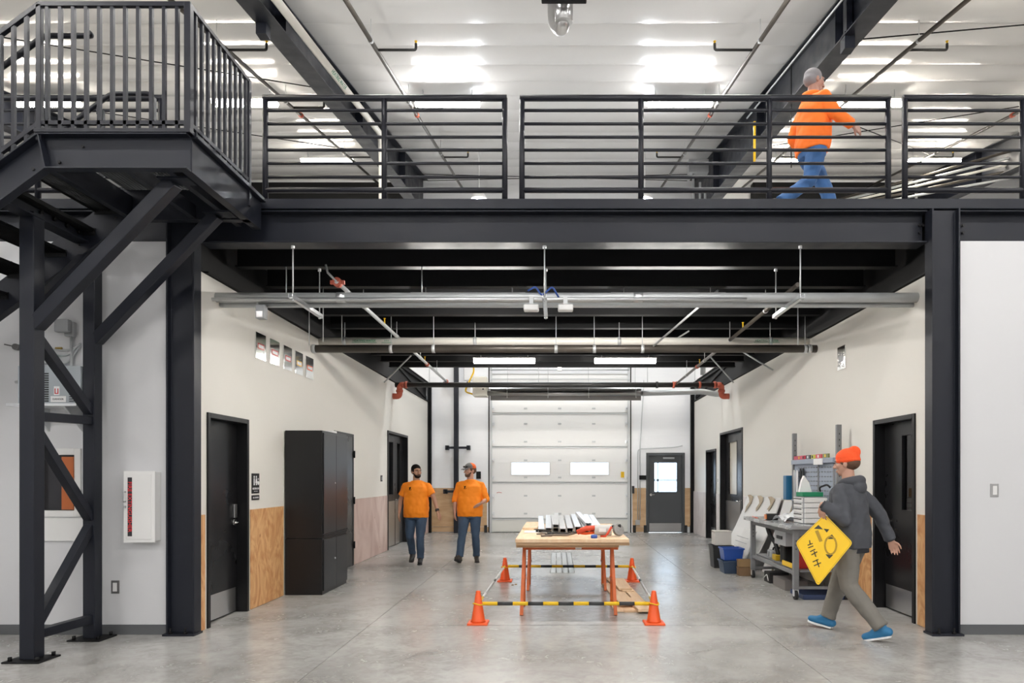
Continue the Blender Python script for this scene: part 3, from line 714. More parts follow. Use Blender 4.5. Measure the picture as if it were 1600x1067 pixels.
# handrails
for y_, xe in ((YA+.09, -3.62), (YZ-.08, -3.66)):
    zt = 4.93
    MB().tube([(XE+.4, y_, cz(XE+.4)+.82), (LX0-.06, y_, zt), (xe, y_, zt), (xe, y_+(-.04 if y_ < 5.7 else .04), zt)], .021, n=10, bend=.05).build('handrail', RAIL, st)
    for xx in (-4.12, -4.75, -5.4): MB().tube([(xx, y_, cz(xx)+.82), (xx, y_, cz(xx)+.76), (xx, y_+(-.1 if y_ < 5.7 else .05), cz(xx)+.74)], .008, n=6).build('handrail_bracket', RAIL, st)
MB().box(-3.68, -3.64, YZ-.03, YZ+.01, 4.13, 4.93).build('handrail_post', RAIL, st)
for xx in (-4.12, -5.1, -6.2): MB().box(xx-.02, xx+.02, YZ-.03, YZ+.0, cz(xx)-.03, cz(xx)+.82).build('handrail_post', RAIL, st)
# ================= PIPES AND SERVICES =================
def pipe(name, pts, r, m, label, cat='pipe', group=None, bend=0, n=12):
    t = thing(name, label, cat, Vector(pts[0]), group)
    MB().tube(pts, r, n=n, bend=bend).build('pipe_run', m, t)
    return t
def rod(t, x, y, z0, z1, r=.005, m=GALV, nm='hanger_rod'): 
    MB().cyl((x, y, z0), (x, y, z1), r, n=6).build(nm, m, t)
def collar(t, c, axis, r, w_, m=GALV, nm='pipe_clamp'):
    a = Vector(axis).normalized(); c = Vector(c); MB().cyl(c-a*w_/2, c+a*w_/2, r, n=12).build(nm, m, t)
FLZ = 3.75
# galvanised pipe pair across the passage with trapeze hangers
t = pipe('galvanised_pipe', [(XL-.05, 6.95, 3.325), (XR+.05, 6.95, 3.325)], .050, GALV, 'thick galvanised pipe crossing the passage near the front beam')
MB().cyl((XL-.03, 7.03, 3.27), (XR+.03, 7.03, 3.27), .028, n=10).build('second_pipe', GALV, t)
MB().cyl((XL-.03, 6.86, 3.285), (1.9, 6.86, 3.285), .018, n=8).build('conduit', ZINC, t)
for x in (-2.2, .82): collar(t, (x, 6.95, 3.325), (1, 0, 0), .054, .09, ZINC, 'pipe_coupling')
for x in (-2.565, -.125, 2.355):
    b = MB(); y0, y1, z0 = 6.56, 7.42, 3.26
    w_ = .041
    b.box(x-w_/2, x+w_/2, y0, y1, z0-.04, z0-.037).box(x-w_/2, x-w_/2+.003, y0, y1, z0-.04, z0).box(x+w_/2-.003, x+w_/2, y0, y1, z0-.04, z0)
    b.build('trapeze_channel', ZINC, t)
    for yy in (6.62, 7.36):
        rod(t, x, yy, z0-.06, FLZ, .007); MB().cyl((x, yy, FLZ-.035), (x, yy, FLZ+.01), .018, n=6).build('beam_clamp', ZINC, t)
        MB().cyl((x, yy, z0-.055), (x, yy, z0-.04), .014, n=6).build('nut', ZINC, t)
# emergency lamp heads
for i, x in enumerate((-.26, .08)):
    c = Vector((x, 6.78, 3.175))
    t = thing('emergency_lamp', 'small white emergency lamp head hanging %s of the middle hanger' % ('left' if i == 0 else 'right'), 'emergency lamp', c, 'emergency lamp heads')
    MB().box(c.x-.075, c.x+.075, c.y-.05, c.y+.05, c.z-.03, c.z+.03).build('lamp_body', PLATEW, t, bevel=.012)
    MB().tube([c+Vector((-.06, 0, .025)), c+Vector((-.06, .0, .05)), c+Vector((.06, 0, .05)), c+Vector((.06, 0, .025))], .004, n=6).build('wire_guard', GALV, t)
    MB().box(c.x-.02, c.x+.02, c.y-.0, c.y+.09, c.z+.03, c.z+.12).build('bracket', GALV, t)
MB().tube([(-.30, 6.9, 3.38), (-.22, 6.88, 3.42), (-.16, 6.9, 3.33), (-.05, 6.88, 3.42), (.02, 6.9, 3.30)], .009, n=6, bend=.03).build('blue_cable', BLUE, origin=(-.2, 6.9, 3.4), cat='cable', label='blue cable looped on the galvanised pipe at the middle hanger')
# grey junction box at left end of galvanised pipe
c = P(409, 488, 6.98)
t = thing('junction_box', 'grey electrical box hanging under the left end of the galvanised pipe', 'electrical box', c)
MB().box(c.x-.045, c.x+.045, c.y-.05, c.y+.04, c.z-.07, c.z+.07).build('box_body', GREY, t, bevel=.006)
MB().box(c.x-.03, c.x+.03, c.y-.058, c.y-.05, c.z-.06, c.z-.0).build('cover_plate', STAINL, t)
MB().tube([c+Vector((-.03, 0, .07)), c+Vector((-.05, 0, .11)), c+Vector((-.03, -.02, .17))], .012, n=6).build('conduit', GALV, t)
# dark pipe and jacketed pipe
t = pipe('dark_pipe', [(XL-.04, 9.65, 3.31), (XR+.04, 9.65, 3.31)], .056, PIPE, 'thick dark steel pipe crossing the passage below the white jacketed pipe')
for x in (-3.44, 3.56): collar(t, (x, 9.65, 3.31), (1, 0, 0), .062, .05, GALV, 'end_collar')
for x in (-2.35, -1.75, -.02, .52, 1.2, 3.5):
    collar(t, (x, 9.65, 3.31), (1, 0, 0), .060, .045); rod(t, x, 9.65, 3.31, FLZ+.02)
t = pipe('jacketed_pipe', [(XL-.04, 9.95, 3.475), (XR+.04, 9.95, 3.475)], .057, PVC, 'white jacketed pipe with green labels crossing the passage')
for x0, x1 in ((-2.98, -2.62), (-2.55, -2.40), (2.85, 3.22)):
    MB().box(x0, x1, 9.95-.0585, 9.95-.05, 3.445, 3.449).build('green_label', GREEN, t)
    text('lettering', 'HEATING WATER' if x1-x0 > .3 else '>>>', .042, ((x0+x1)/2, 9.95-.0590, 3.472), PI/2, 0, GREEN, t)
for x in (-3.1, -1.2, .9, 3.1): rod(t, x, 9.95, 3.475, FLZ); collar(t, (x, 9.95, 3.475), (1, 0, 0), .061, .05)
# sprinkler branches running away from the camera
for x, z, lab, y0 in ((-2.33, 3.56, 'left', 7.2), (2.50, 3.50, 'right', 7.1)):
    z1 = 3.50 if lab == 'left' else 3.46
    t = thing('sprinkler_branch', 'thin sprinkler branch pipe running to the back on the %s' % lab, 'pipe', (x, y0, z), 'sprinkler branches under the deck')
    MB().cyl((x, y0, z), (x, 14.4, z1), .024, n=10).build('pipe_run', PIPE if lab == 'right' else GALV, t)
    if lab == 'left':
        MB().cyl((x, y0-.0, z), (x, y0+.07, z), .048, n=14).box(x-.075, x+.075, y0+.02, y0+.05, z-.02, z+.02).build('red_coupling', REDCUP, t)
        MB().tube([(x-.13, y0+.05, FLZ), (x-.10, y0+.02, z+.10), (x, y0, z)], .012, n=6).build('stub', GALV, t)
    for yy in (8.2, 9.9, 11.6, 13.2):
        zz = z+(z1-z)*(yy-y0)/(14.4-y0)
        rod(t, x, yy, zz, FLZ); collar(t, (x, yy, zz), (0, 1, 0), .03, .03)
    for yy in (9.2, 12.0):
        zz = z+(z1-z)*(yy-y0)/(14.4-y0)
        h = MB().cyl((x, yy, zz), (x, yy, zz+.09), .009, n=6).cyl((x, yy, zz+.09), (x, yy, zz+.094), .018, n=8); h.build('sprinkler_head', YEL, t)
    for yy in (12.2, 14.36): collar(t, (x, yy, z1+.01), (0, 1, 0), .036, .06, REDCUP, 'red_coupling')
# sway braces (diagonal)
for i, (a, b_) in enumerate((((-3.3, 13.0, 3.30), (-2.7, 12.6, 3.74)), ((3.35, 13.0, 3.30), (2.8, 12.6, 3.74)), ((1.35, 9.6, 3.34), (1.93, 8.2, 3.74)), ((3.1, 11.85, 3.74), (3.6, 11.4, 3.28)))):
    MB().cyl(a, b_, .014, n=8).build('sway_brace', GALV, origin=a, cat='brace', group='pipe sway braces', label='thin diagonal pipe brace under the deck, %s' % ['at the left wall', 'at the right wall', 'right of the middle above the dark pipe', 'near the right wall in front of the other'][i])
# extra hanger rods and thin conduits on joists
t = pipe('conduit', [(XL+.6, 11.2, 3.66), (XR-.5, 11.2, 3.66)], .011, GALV, 'thin conduit crossing under the joists in front of the lit lamps', bend=0)
t = pipe('conduit', [(1.2, 11.0, 3.62), (1.75, 11.0, 3.62), (2.0, 10.4, 3.72)], .012, GALV, 'short bent conduit near the right lit lamp', bend=.1)
for i, (x, y_, z0) in enumerate(((-2.9, 7.3, 3.36), (-2.78, 8.1, 3.1), (-3.2, 8.8, 3.2), (-3.0, 9.5, 3.4), (3.1, 8.8, 3.2), (-1.45, 7.3, 3.40))):
    MB().cyl((x, y_, z0), (x, y_, 3.75), .006, n=6).build('threaded_rod', GALV, origin=(x, y_, z0), cat='rod', group='loose threaded rods', label='bare threaded rod hanging under the deck, '+['first from the left wall near the front joist', 'third from the left wall, second joist', 'closest to the left wall', 'second from the left wall, fourth joist', 'the only one near the right wall', 'nearest the passage centre'][i])
# rear sprinkler main with red elbows
t = thing('sprinkler_main', 'black sprinkler main crossing near the overhead door with red elbows', 'pipe', (0, 14.4, 3.44))
MB().cyl((XL+.05, 14.4, 3.44), (XR-.17, 14.4, 3.44), .054, n=12).build('pipe_run', PIPEB, t)
for x, s in ((XL+.14, -1), (XR-.20, 1)):
    MB().tube([(x-.1*s, 14.4, 3.44), (x, 14.4, 3.44), (x, 14.4, 3.30)], .062, n=12, bend=.09).build('red_elbow', REDCUP, t)
    MB().tube([(x, 14.4, 3.32), (x, 14.4, 3.20), (x+.16*s, 14.4, 3.20)], .062, n=12, bend=.09).build('red_elbow', REDCUP, t)
    collar(t, (x, 14.4, 3.31), (0, 0, 1), .075, .05, REDCUP, 'red_coupling'); collar(t, (x-.14*s, 14.4, 3.44), (1, 0, 0), .074, .05, REDCUP, 'red_coupling')
for x in (2.1, 2.45, 3.0): collar(t, (x, 14.4, 3.44), (1, 0, 0), .070, .045, REDCUP if x > 2.2 else PIPEB, 'red_coupling')
for x in (-2.7, -.4, 1.9, 2.9): rod(t, x, 14.4, 3.44, 4.04, .006)
# tube heater
t = thing('tube_heater', 'long gas tube heater with polished reflector in front of the overhead door', 'heater', (0, 15.2, 3.3))
HY = 15.2
c = P(751, 605, HY)
MB().box(c.x-.155, c.x+.155, HY-.2, HY+.2, c.z-.21, c.z+.21).build('burner_box', mat('heater_cream', (.70, .68, .60), .5, 0, .05, 6), t, bevel=.012)
for k in range(3): MB().box(c.x+.06, c.x+.09, HY-.202, HY-.198, c.z-.08+k*.06, c.z-.05+k*.06).build('dark_label', BLK, t)
hx0, hx1 = P(765, 0, HY).x, P(1003, 0, HY).x
for z, r in ((3.36, .055),): MB().cyl((c.x+.1, HY, z), (hx1+.0, HY, z), r, n=12).build('emitter_tube', STAINL, t)
R = []
for x in (hx0, hx1):
    pr = [(-.16, .04), (-.13, .07), (-.07, .13), (.07, .13), (.13, .05), (.17, -.18), (.16, -.18), (.12, .04), (.06, .12), (-.06, .12), (-.12, .06), (-.15, .035)]
    R.append([Vector((x, HY+a, 3.40+b_)) for a, b_ in pr])
MB().ring_loft([R[0], R[1]], False).build('reflector', mat('dull_aluminium', (.16, .155, .15), .3, .8, .2, 8, stretch=(.3, 1, 6)), t)
for x in (hx0+.4, hx0+1.3, hx0+2.2, hx1-.15):
    MB().tube([(x, HY-.17, 3.24), (x, HY-.17, 3.50), (x, HY, 3.62), (x, HY+.17, 3.50), (x, HY+.17, 3.24)], .006, n=6).build('wire_hanger', GALV, t)
    rod(t, x, HY, 3.62, 4.3, .004)
MB().tube([(hx1, HY, 3.36), (P(1100, 0, HY).x, HY, 3.40), (P(1118, 0, HY).x, HY, 3.34), (XR+.02, HY, 3.34)], .062, n=12, bend=.1).build('flue_pipe', GALV, t)
MB().tube([P(737, 560, HY), P(741, 580, HY), P(731, 600, HY), P(726, 612, HY), P(740, 616, HY)], .018, n=8, bend=.08).build('yellow_gas_hose', YEL, t)
for i in range(3): MB().cyl((hx0+.2+i, HY-.02, 3.54), (hx0+.2+i, HY-.02, 3.56), .02, n=6).build('bolt', GALV, t)
# black standpipe with cross arms on the back wall
t = thing('standpipe', 'tall black square post on the back wall left of the overhead door', 'post', (-2.70, YB-.16, 0))
MB().box(-2.76, -2.64, YB-.24, YB-.12, 0, 4.9).build('shaft', STEEL, t, bevel=.004)
for (xa, xb, z) in ((-2.95, -2.38, 2.28), (-3.0, -2.70, 1.11), (-3.0, -2.38, 3.98)):
    MB().box(xa, xb, YB-.20, YB-.15, z-.03, z+.03).build('cross_arm', STEEL, t)
    for xx in (xa, xb): 
        if abs(xx+2.7) > .05: MB().box(xx-.045, xx+.045, YB-.20, YB-.031, z-.06, z+.06).build('arm_plate', STEEL, t)
for x in (2.22, 2.16):
    MB().tube([(x, YB-.045, .35), (x, YB-.045, 2.25), (x+.1+(.9 if x < 2.2 else 0), YB-.045, 2.30 if x < 2.2 else 4.0), (x+1.2 if x < 2.2 else x+.1, YB-.045, 2.34 if x < 2.2 else 4.1)], .013, n=6, bend=.1).build('wall_conduit', GALV, origin=(x, YB, .3), cat='conduit', label='thin wall conduit beside the grey back door, %s' % ('with a bend over the door' if x < 2.2 else 'straight riser'))
c = P(1004, 746, YB)
MB().box(c.x-.09, c.x+.09, YB-.06, YB, c.z-.06, c.z+.06).build('wall_switch', STEELD, origin=c, cat='switch', bevel=.005, label='dark switch box on the back wall left of grey door')
c = P(989, 765, YB); MB().box(c.x-.03, c.x+.03, YB-.08, YB-.031, c.z-.1, c.z+.1).build('door_control', BLK, origin=c, cat='control box', label='small black door control box on the plywood by the overhead door')
c = P(996, 816, YB); MB().box(c.x-.06, c.x+.06, YB-.07, YB-.031, c.z-.07, c.z+.07).build('outlet_box', STAINL, origin=c, cat='outlet', label='steel outlet box low on the plywood by the grey back door')
c = P(748, 740, YB); MB().box(c.x-.06, c.x+.06, YB-.07, YB, c.z-.14, c.z+.06).build('control_box', STEELD, origin=c, cat='control box', label='dark box on the back wall behind the man with the cap')
c = P(714, 607, 14.3)
# sprinkler lines and heater under the roof
def rz_(y): return roofz(y)-.30
for x, s, lab in ((-2.53, 1, 'centre left'), (2.75, -1, 'centre right'), (-4.62, 1, 'left bay'), (4.90, 1, 'right bay'), (8.2, 1, 'far right bay')):
    t = thing('roof_sprinkler_line', 'sloping sprinkler pipe under the roof, %s' % lab, 'pipe', (x, 3, rz_(3)), 'sprinkler pipes under the roof')
    MB().cyl((x, 3, rz_(3)), (x, YB-.1, rz_(YB-.1)), .030, n=10).build('pipe_run', PIPE, t)
    for yy in (6.4, 9.55, 11.9, 15.1):
        z = rz_(yy)
        MB().tube([(x, yy, z), (x+.55*s, yy, z), (x+.55*s, yy, z+.09)], .019, n=8, bend=.03).build('branch_arm', PIPEB, t)
        MB().cyl((x+.55*s, yy, z+.08), (x+.55*s, yy, z+.12), .012, n=6).cyl((x+.55*s, yy, z+.12), (x+.55*s, yy, z+.124), .022, n=8).build('sprinkler_head', YEL, t)
        collar(t, (x, yy-.3, rz_(yy-.3)), (0, 1, .198), .037, .04)
        rod(t, x, yy-.3, rz_(yy-.3), roofz(yy-.3)-.01, .005)
    collar(t, (x, 12.3, rz_(12.3)), (0, 1, .198), .042, .07, REDCUP, 'red_coupling')
t = pipe('roof_jacketed_pipe', [(-3.40, 5, 6.72), (-3.40, 13.1, 8.08), (-3.40, 13.2, 7.7), (-3.40, 13.2, MZT)], .055, PVC, 'white jacketed pipe along the left rafter turning down', bend=.12)
WLOC[t.name] = Vector((-3.40, 5, 6.72))
_d = Vector((0, 1, .168)).normalized(); _n = Vector((.75, 0, -.66)); _n = (_n-_d*_n.dot(_d)).normalized(); _y = _n.cross(_d)
_c = Vector((0, 5.5, .168*5.5))+_n*.0565
_M = Matrix(((_d.x, _y.x, _n.x, _c.x), (_d.y, _y.y, _n.y, _c.y), (_d.z, _y.z, _n.z, _c.z), (0, 0, 0, 1)))
text('lettering', 'HEATING WATER', .085, None, 0, 0, GREEN, t, mat4=_M)
t = pipe('roof_conduit', [(3.50, 5, 6.75), (3.50, 12.6, 8.12)], .014, GALV, 'thin conduit along the right rafter')
t = pipe('roof_riser', [(4.0-.2, 17.6, 8.8), (3.0+.75, 17.6, MZT)], .07, GALV, 'silver riser pipes behind the right side of the railing')
x_ = P(1110, 0, 16).x-.12
t = thing('riser_box', 'grey electrical trough with risers behind the railing near the right rafter', 'electrical riser', (x_, 16, MZT))
for k, dx in enumerate((-.28, -.12, .0)): MB().cyl((x_+dx, 16, MZT), (x_+dx, 16, 8.6-.2*k), .03, n=8).build('riser_conduit', GALV, t)
MB().box(x_-.4, x_+.06, 15.9, 16.1, 8.6, 8.9).build('trough', GREY, t)
MB().box(.0, .09, 13.9, 13.98, 3.66, 3.74).build('smoke_detector', PLATEW, origin=(.04, 13.95, 3.7), cat='detector', bevel=.01, label='small white detector under the last joist above the overhead door')
MB().box(-2.52, -2.25, YB-.03, YB, 4.1, 4.45).build('vent_panel', PLATEW, origin=(-2.4, YB, 4.2), cat='panel', bevel=.01, label='small white panel high on the back wall by the black post')
MB().cyl((3.63, 10.6, 6.3), (3.63, 10.6, 8.0), .01, n=6).build('chain', BLK, origin=(3.63, 10.6, 6), cat='chain', label='dark chain hanging by the right rafter')
MB().tube([P(1179, 190, 10.6), P(1179, 252, 10.6)], .02, n=8).build('yellow_strap', YEL, origin=P(1179, 250, 10.6), cat='strap', label='yellow strap hanging beside the right rafter')
c = P(881, 5, 8.4)
t = thing('roof_heater_end', 'silver elbow of a roof tube heater at the top edge of the photo', 'heater', c)
MB().tube([c+Vector((.03, -1.6, -.1)), c+Vector((0, 0, .02)), c+Vector((0, .02, -.22))], .11, n=16, bend=.0).build('heater_tube', STAINL, t)
MB().tube([c+Vector((0, .0, .12)), c+Vector((0, .02, -.12)), c+Vector((-.02, .12, -.26)), c+Vector((-.12, .3, -.05)), c+Vector((-.12, .3, .5))], .085, n=14, bend=.12).build('flue_elbow', STAINL, t)
MB().box(c.x-.27, c.x+.27, c.y-.25, c.y-.2, c.z-.15, c.z+.3).build('reflector_end', STEELD, t, bevel=.01)
for sx in (-.2, .2): MB().cyl((c.x+sx, c.y-.22, c.z+.25), (c.x+sx, c.y-.22, roofz(c.y)), .005, n=6).build('wire', GALV, t)
# thin bracing rods under the roof
wires = [((3.9, 9.6), (9.4, 8.4)), ((3.9, 15.2), (9.4, 11.5)), ((-9.4, 8.6), (-3.9, 11.4)), ((-9.3, 12.0), (-3.9, 15.4)), ((3.9, 11.8), (9.4, 16.2)), ((-3.4, 17.2), (3.4, 17.9)), ((-3.4, 17.9), (3.4, 17.2))]
wl = ['right bay front one', 'right bay falling to the right', 'left bay front one', 'left bay rear one', 'right bay rising to the right', 'centre bay rising', 'centre bay falling']
for (a, b_), l in zip(wires, wl):
    q0 = Vector((a[0], a[1], roofz(a[1])-.16)); q1 = Vector((b_[0], b_[1], roofz(b_[1])-.16))
    MB().cyl(q0, q1, .009, n=6).build('brace_rod', STEELD, origin=q0, cat='brace rod', group='roof brace rods', label='thin roof brace rod, '+l)
t = pipe('roof_conduit', [(5.9, 12.1, roofz(12.1)-.1), (9.2, 12.1, roofz(12.1)-.1), (12.5, 12.1, roofz(12.1)-.1)], .012, GALV, 'thin conduit feeding the right strip lamp')
for i, x in enumerate((5.35, 5.95, 6.1, 6.9, 8.1, 8.35, 9.0)):
    MB().cyl((x, 16.8, MZT), (x, 16.8, 8.2), .022, n=6).build('white_drop_pipe', PVC, origin=(x, 16.8, MZT), cat='pipe', group='white drop pipes behind the railing', label='thin white drop pipe behind the right railing, %s from the left' % ['first', 'second', 'third', 'fourth', 'fifth', 'sixth', 'seventh'][i])
t = thing('service_rack', 'crossed grey pipes on the far right rear of the upper hall', 'pipe', (7.5, 17, 8.3))
for k in range(5):
    MB().cyl((6.2+.2*k, 17.5, 8.15+.1*k), (11, 14.0-.2*k, 7.95+.12*k), .03, n=8).build('pipe_run', [GALV, PIPE, PVC][k % 3], t)
# ================= OBJECTS ON THE LEFT =================
# tall black cabinet against the left passage wall
cx0, cx1, cy0, cy1 = XL+.016, -2.985, 8.66, 9.66
t = thing('storage_cabinet', 'tall black metal storage cabinet with its side to the camera', 'cabinet', ((cx0+cx1)/2, (cy0+cy1)/2, 0))
MB().box(cx0, cx1, cy0, cy1, .0, .715).build('lower_body', CAB, t, bevel=.004)
MB().box(cx0, cx1, cy0, cy1, .72, 2.09).build('upper_body', CAB, t, bevel=.004)
for (za, zb) in ((.05, .70), (.775, 2.06)):
    for a, b_ in ((cy0+.02, (cy0+cy1)/2-.002), ((cy0+cy1)/2+.002, cy1-.02)):
        d = MB().box(cx1, cx1+.018, a, b_, za, zb).build('door', CAB, t, bevel=.003)
for z in (.735, .755): MB().box(cx1, cx1+.02, cy0+.01, cy1-.01, z-.006, z+.006).build('trim_strip', CAB, t, bevel=.002)
for z in (.42, 1.42): MB().cyl((cx1+.018, 9.10, z), (cx1+.026, 9.10, z), .012, n=10).build('lock', CHROME, t)
c = Vector((cx1-.0, 9.18, 2.09)); MB().box(cx1-.10, cx1-.02, 9.12, 9.30, 2.09, 2.12).build('white_card', WHT, origin=c, cat='card', label='small white card lying on top of the black cabinet')
# restroom sign
sy, sz = 7.76, 1.36
t = thing('restroom_sign', 'black restroom sign with white figures beside the near left door', 'sign', (XL, sy+.1, sz))
MB().box(XL, XL+.008, 7.74, 7.93, 1.31, 1.54).build('plate', BLK, t, bevel=.002)
b = MB(); X = XL+.009
for k, yy in enumerate((7.79, 7.845)):
    b.cyl((X, yy, 1.50), (X+.002, yy, 1.50), .013, n=10)
    if k == 0: b.box(X, X+.002, yy-.012, yy+.012, 1.405, 1.483)
    else: b.prism([(yy-.01, 1.483), (yy+.01, 1.483), (yy+.026, 1.43), (yy+.01, 1.43), (yy+.01, 1.405), (yy-.01, 1.405), (yy-.01, 1.43), (yy-.026, 1.43)], lambda p, q: Vector((X, p, q)), lambda p, q: Vector((X+.002, p, q)))
b.cyl((X, 7.895, 1.475), (X+.002, 7.895, 1.475), .010, n=10).cyl((X, 7.895, 1.43), (X+.002, 7.895, 1.43), .024, n=12)
b.build('figures', WHT, t)
text('lettering', 'RESTROOM', .032, (X, 7.835, 1.365), PI/2, PI/2, WHT, t)
text('lettering', '•••• ••• ••', .026, (X, 7.835, 1.335), PI/2, PI/2, WHT, t)
MB().box(XL, XL+.008, 7.74, 7.93, 1.235, 1.29).build('lower_plate', BLK, t, bevel=.002)
text('lettering', 'ALL GENDER', .026, (X, 7.835, 1.262), PI/2, PI/2, WHT, t)
# polished access panels high on the passage walls
panels = [(7.83, 8.10, 'nearest'), (8.22, 8.50, 'second from the near end'), (8.63, 8.90, 'third from the near end'), (9.01, 9.28, 'fourth, with a yellow label'), (9.39, 9.68, 'furthest from the camera')]
for i, (a, b_, l) in enumerate(panels):
    t = thing('access_panel', 'polished square access panel high on the left passage wall, '+l, 'access panel', (XL, a, 2.87), 'access panels on the left wall')
    MB().box(XL, XL+.012, a, b_, 2.87, 3.17).build('plate', MIRR, t, bevel=.003)
    MB().box(XL+.012, XL+.0135, a+.05, b_-.05, 2.985, 3.05).build('label_strip', [RED, RED, RED, YEL, ORC][i], t)
    MB().box(XL+.0135, XL+.0145, a+.065, b_-.065, 2.998, 3.037).build('label_face', WHT, t)
t = thing('access_panel', 'polished square access panel high on the right passage wall', 'access panel', (XR, 8.66, 2.88))
MB().box(XR-.012, XR, 8.66, 8.90, 2.88, 3.18).build('plate', MIRR, t, bevel=.003)
MB().box(XR-.0135, XR-.012, 8.71, 8.85, 2.98, 3.06).build('label_strip', GREY, t)
def switch(name, x, y, z, side, m, lab, w_=.07, h=.115, face=None, cat='switch'):
    if side == 'x': b = MB().box(x-.006, x+.006, y-w_/2, y+w_/2, z-h/2, z+h/2)
    else: b = MB().box(x-w_/2, x+w_/2, y-.010, y, z-h/2, z+h/2)
    t = thing(name, lab, cat, (x, y, z)); b.build('cover_plate', m, t, bevel=.002)
    if side != 'x':
        MB().box(x-w_*.26, x+w_*.26, y-.014, y-.010, z-h*.33, z+h*.33).build('insert', face or PLATEW, t, bevel=.001)
    else: MB().box(x-.011, x+.011, y-w_*.25, y+w_*.25, z-h*.3, z+h*.3).build('insert', face or GREY, t)
    return t
DKPL = mat('dark_cover', (.12, .12, .12), .4)
t = switch('wall_outlet', P(180.5, 917, YF).x, YF, P(180, 917, YF).z, 'y', DKPL, 'wall outlet with dark cover plate low on left white wall', .075, .125, cat='outlet')
switch('wall_switch', P(1553.5, 766, YF).x, YF, P(0, 766, YF).z, 'y', STAINL, 'steel cover switch on the right white wall', .075, .125)
switch('wall_switch', XL+.004, 13.45, 1.47, 'x', BLK, 'small dark switch before the far left double door', .12, .12)
switch('wall_switch', XR-.004, 15.52, 1.42, 'x', PLATEW, 'small pale switch between the two far right doors')
# fire extinguisher cabinet
a0, a1 = P(193, 0, YF-.12).x, P(241, 0, YF-.12).x
z0, z1 = .885, 1.555
a0, a1 = -4.06, -3.765
t = thing('extinguisher_cabinet', 'white fire extinguisher cabinet with red lettering on left white wall', 'cabinet', ((a0+a1)/2, YF, z0))
MB().box(a0+.01, a1-.01, YF-.10, YF, z0+.01, z1-.01).build('box_body', PLATEW, t, bevel=.003)
MB().box(a0, a1, YF-.115, YF-.10, z0, z1).build('door_frame', PLATEW, t, bevel=.004)
dr = MB().box(a0+.03, a1-.03, YF-.121, YF-.115, z0+.03, z1-.03).build('door', PLATEW, t, bevel=.003)
MB().box(a0+.045, a0+.085, YF-.124, YF-.121, z0+.06, z1-.06).build('dark_window', mat('dark_glass', (.04, .04, .045), .1), dr)
text('lettering', 'FIRE EXTINGUISHER', .054, (a0+.065, YF-.1245, (z0+z1)/2), PI/2, 0, mat('bright_red', (.75, .02, .03), .5), dr, roty=PI/2, sx=.98)
MB().tube([(a0+.022, YF-.116, 1.27), (a0+.022, YF-.15, 1.27), (a0+.022, YF-.15, 1.36), (a0+.022, YF-.116, 1.36)], .006, n=6, bend=.01).build('pull_handle', GREY, dr)
MB().cyl((a0+.022, YF-.116, 1.22), (a0+.022, YF-.13, 1.22), .011, n=8).build('lock', GREY, dr)
# interior window in the front left wall
wx0, wx1, wz0, wz1 = -4.94, -4.58, 1.17, 1.72
t = thing('window_1', 'small interior window with white frame behind the stair posts', None, (wx0, YF, wz0), kind='structure')
b = MB(); fw = .05
for q in ((wx0-fw, wx0+.01, wz0-fw, wz1+fw), (wx1-.01, wx1+fw, wz0-fw, wz1+fw), (wx0+.01, wx1-.01, wz0-fw, wz0+.01), (wx0+.01, wx1-.01, wz1-.01, wz1+fw)): b.box(q[0], q[1], YF-.018, YF+.12, q[2], q[3])
b.build('window_frame', PLATEW, t, bevel=.003)
MB().box(wx0+.01, wx1-.01, YF+.05, YF+.056, wz0+.01, wz1-.01).build('pane', mat('reflecting_glass', (.05, .05, .055), .06, .6), t)
MB().box(wx0-.14, wx1+.18, YF-.02, YF, wz0-.28, wz0-.06).build('window_apron', PLATEW, t, bevel=.003)
MB().box(-4.70, -4.59, YF-.03, YF+.045, wz0+.02, wz1-.03).build('orange_reflection', mat('reflection_orange', (.45, .12, .03), .3), origin=(-4.65, YF, wz0), cat='panel', label='orange board added as the reflection in the small interior window')  # orange reflection on the glass, put in as a coloured board
# grey transformer unit on a wall shelf
g0, g1 = -4.95, -4.375
BG = mat('transformer_grey', (.38, .42, .45), .45, 0, .03, 4)
t = thing('transformer', 'grey louvred transformer on a wall shelf behind the stair posts', 'transformer', (-4.54, YF-.2, 2.17))
MB().box(g0, g1, YF-.24, YF-.02, 2.17, 2.52).build('case', BG, t, bevel=.006)
for k in range(13): 
    MB().box(-4.755, -4.665, YF-.246, YF-.24, 2.19+k*.021, 2.20+k*.021).build('louvre', BLK, t)
    if k < 5: MB().box(-4.475, -4.42, YF-.246, YF-.24, 2.19+k*.02, 2.198+k*.02).build('louvre', BLK, t)
MB().box(-4.615, -4.565, YF-.244, YF-.24, 2.25, 2.33).build('red_label', WHT, t)
for q in ((-4.607, -4.599, 2.26, 2.31), (-4.581, -4.573, 2.26, 2.31), (-4.599, -4.581, 2.26, 2.268)): MB().box(q[0], q[1], YF-.246, YF-.244, q[2], q[3]).build('red_mark', RED, t)
MB().box(-4.645, -4.505, YF-.244, YF-.24, 2.185, 2.24).build('white_label', WHT, t)
text('lettering', 'DANGER', .025, (-4.575, YF-.245, 2.212), PI/2, 0, BLK, t)
t2 = thing('wall_shelf', 'pale angled wall shelf carrying the grey transformer', 'shelf', (-4.54, YF-.2, 1.95))
MB().box(g0-.06, g1+.005, YF-.30, YF, 2.145, 2.169).build('shelf_top', ZINC, t2, bevel=.002)
for xx in (g0+.1, g1-.15): MB().prism([(YF-.26, 2.145), (YF, 2.145), (YF, 1.93)], lambda p, q: Vector((xx, p, q)), lambda p, q: Vector((xx+.02, p, q))).build('shelf_bracket', GALV, t2)
c = P(110, 512, YF)
t = thing('wall_horn', 'grey horn speaker unit above the transformer', 'horn', c)
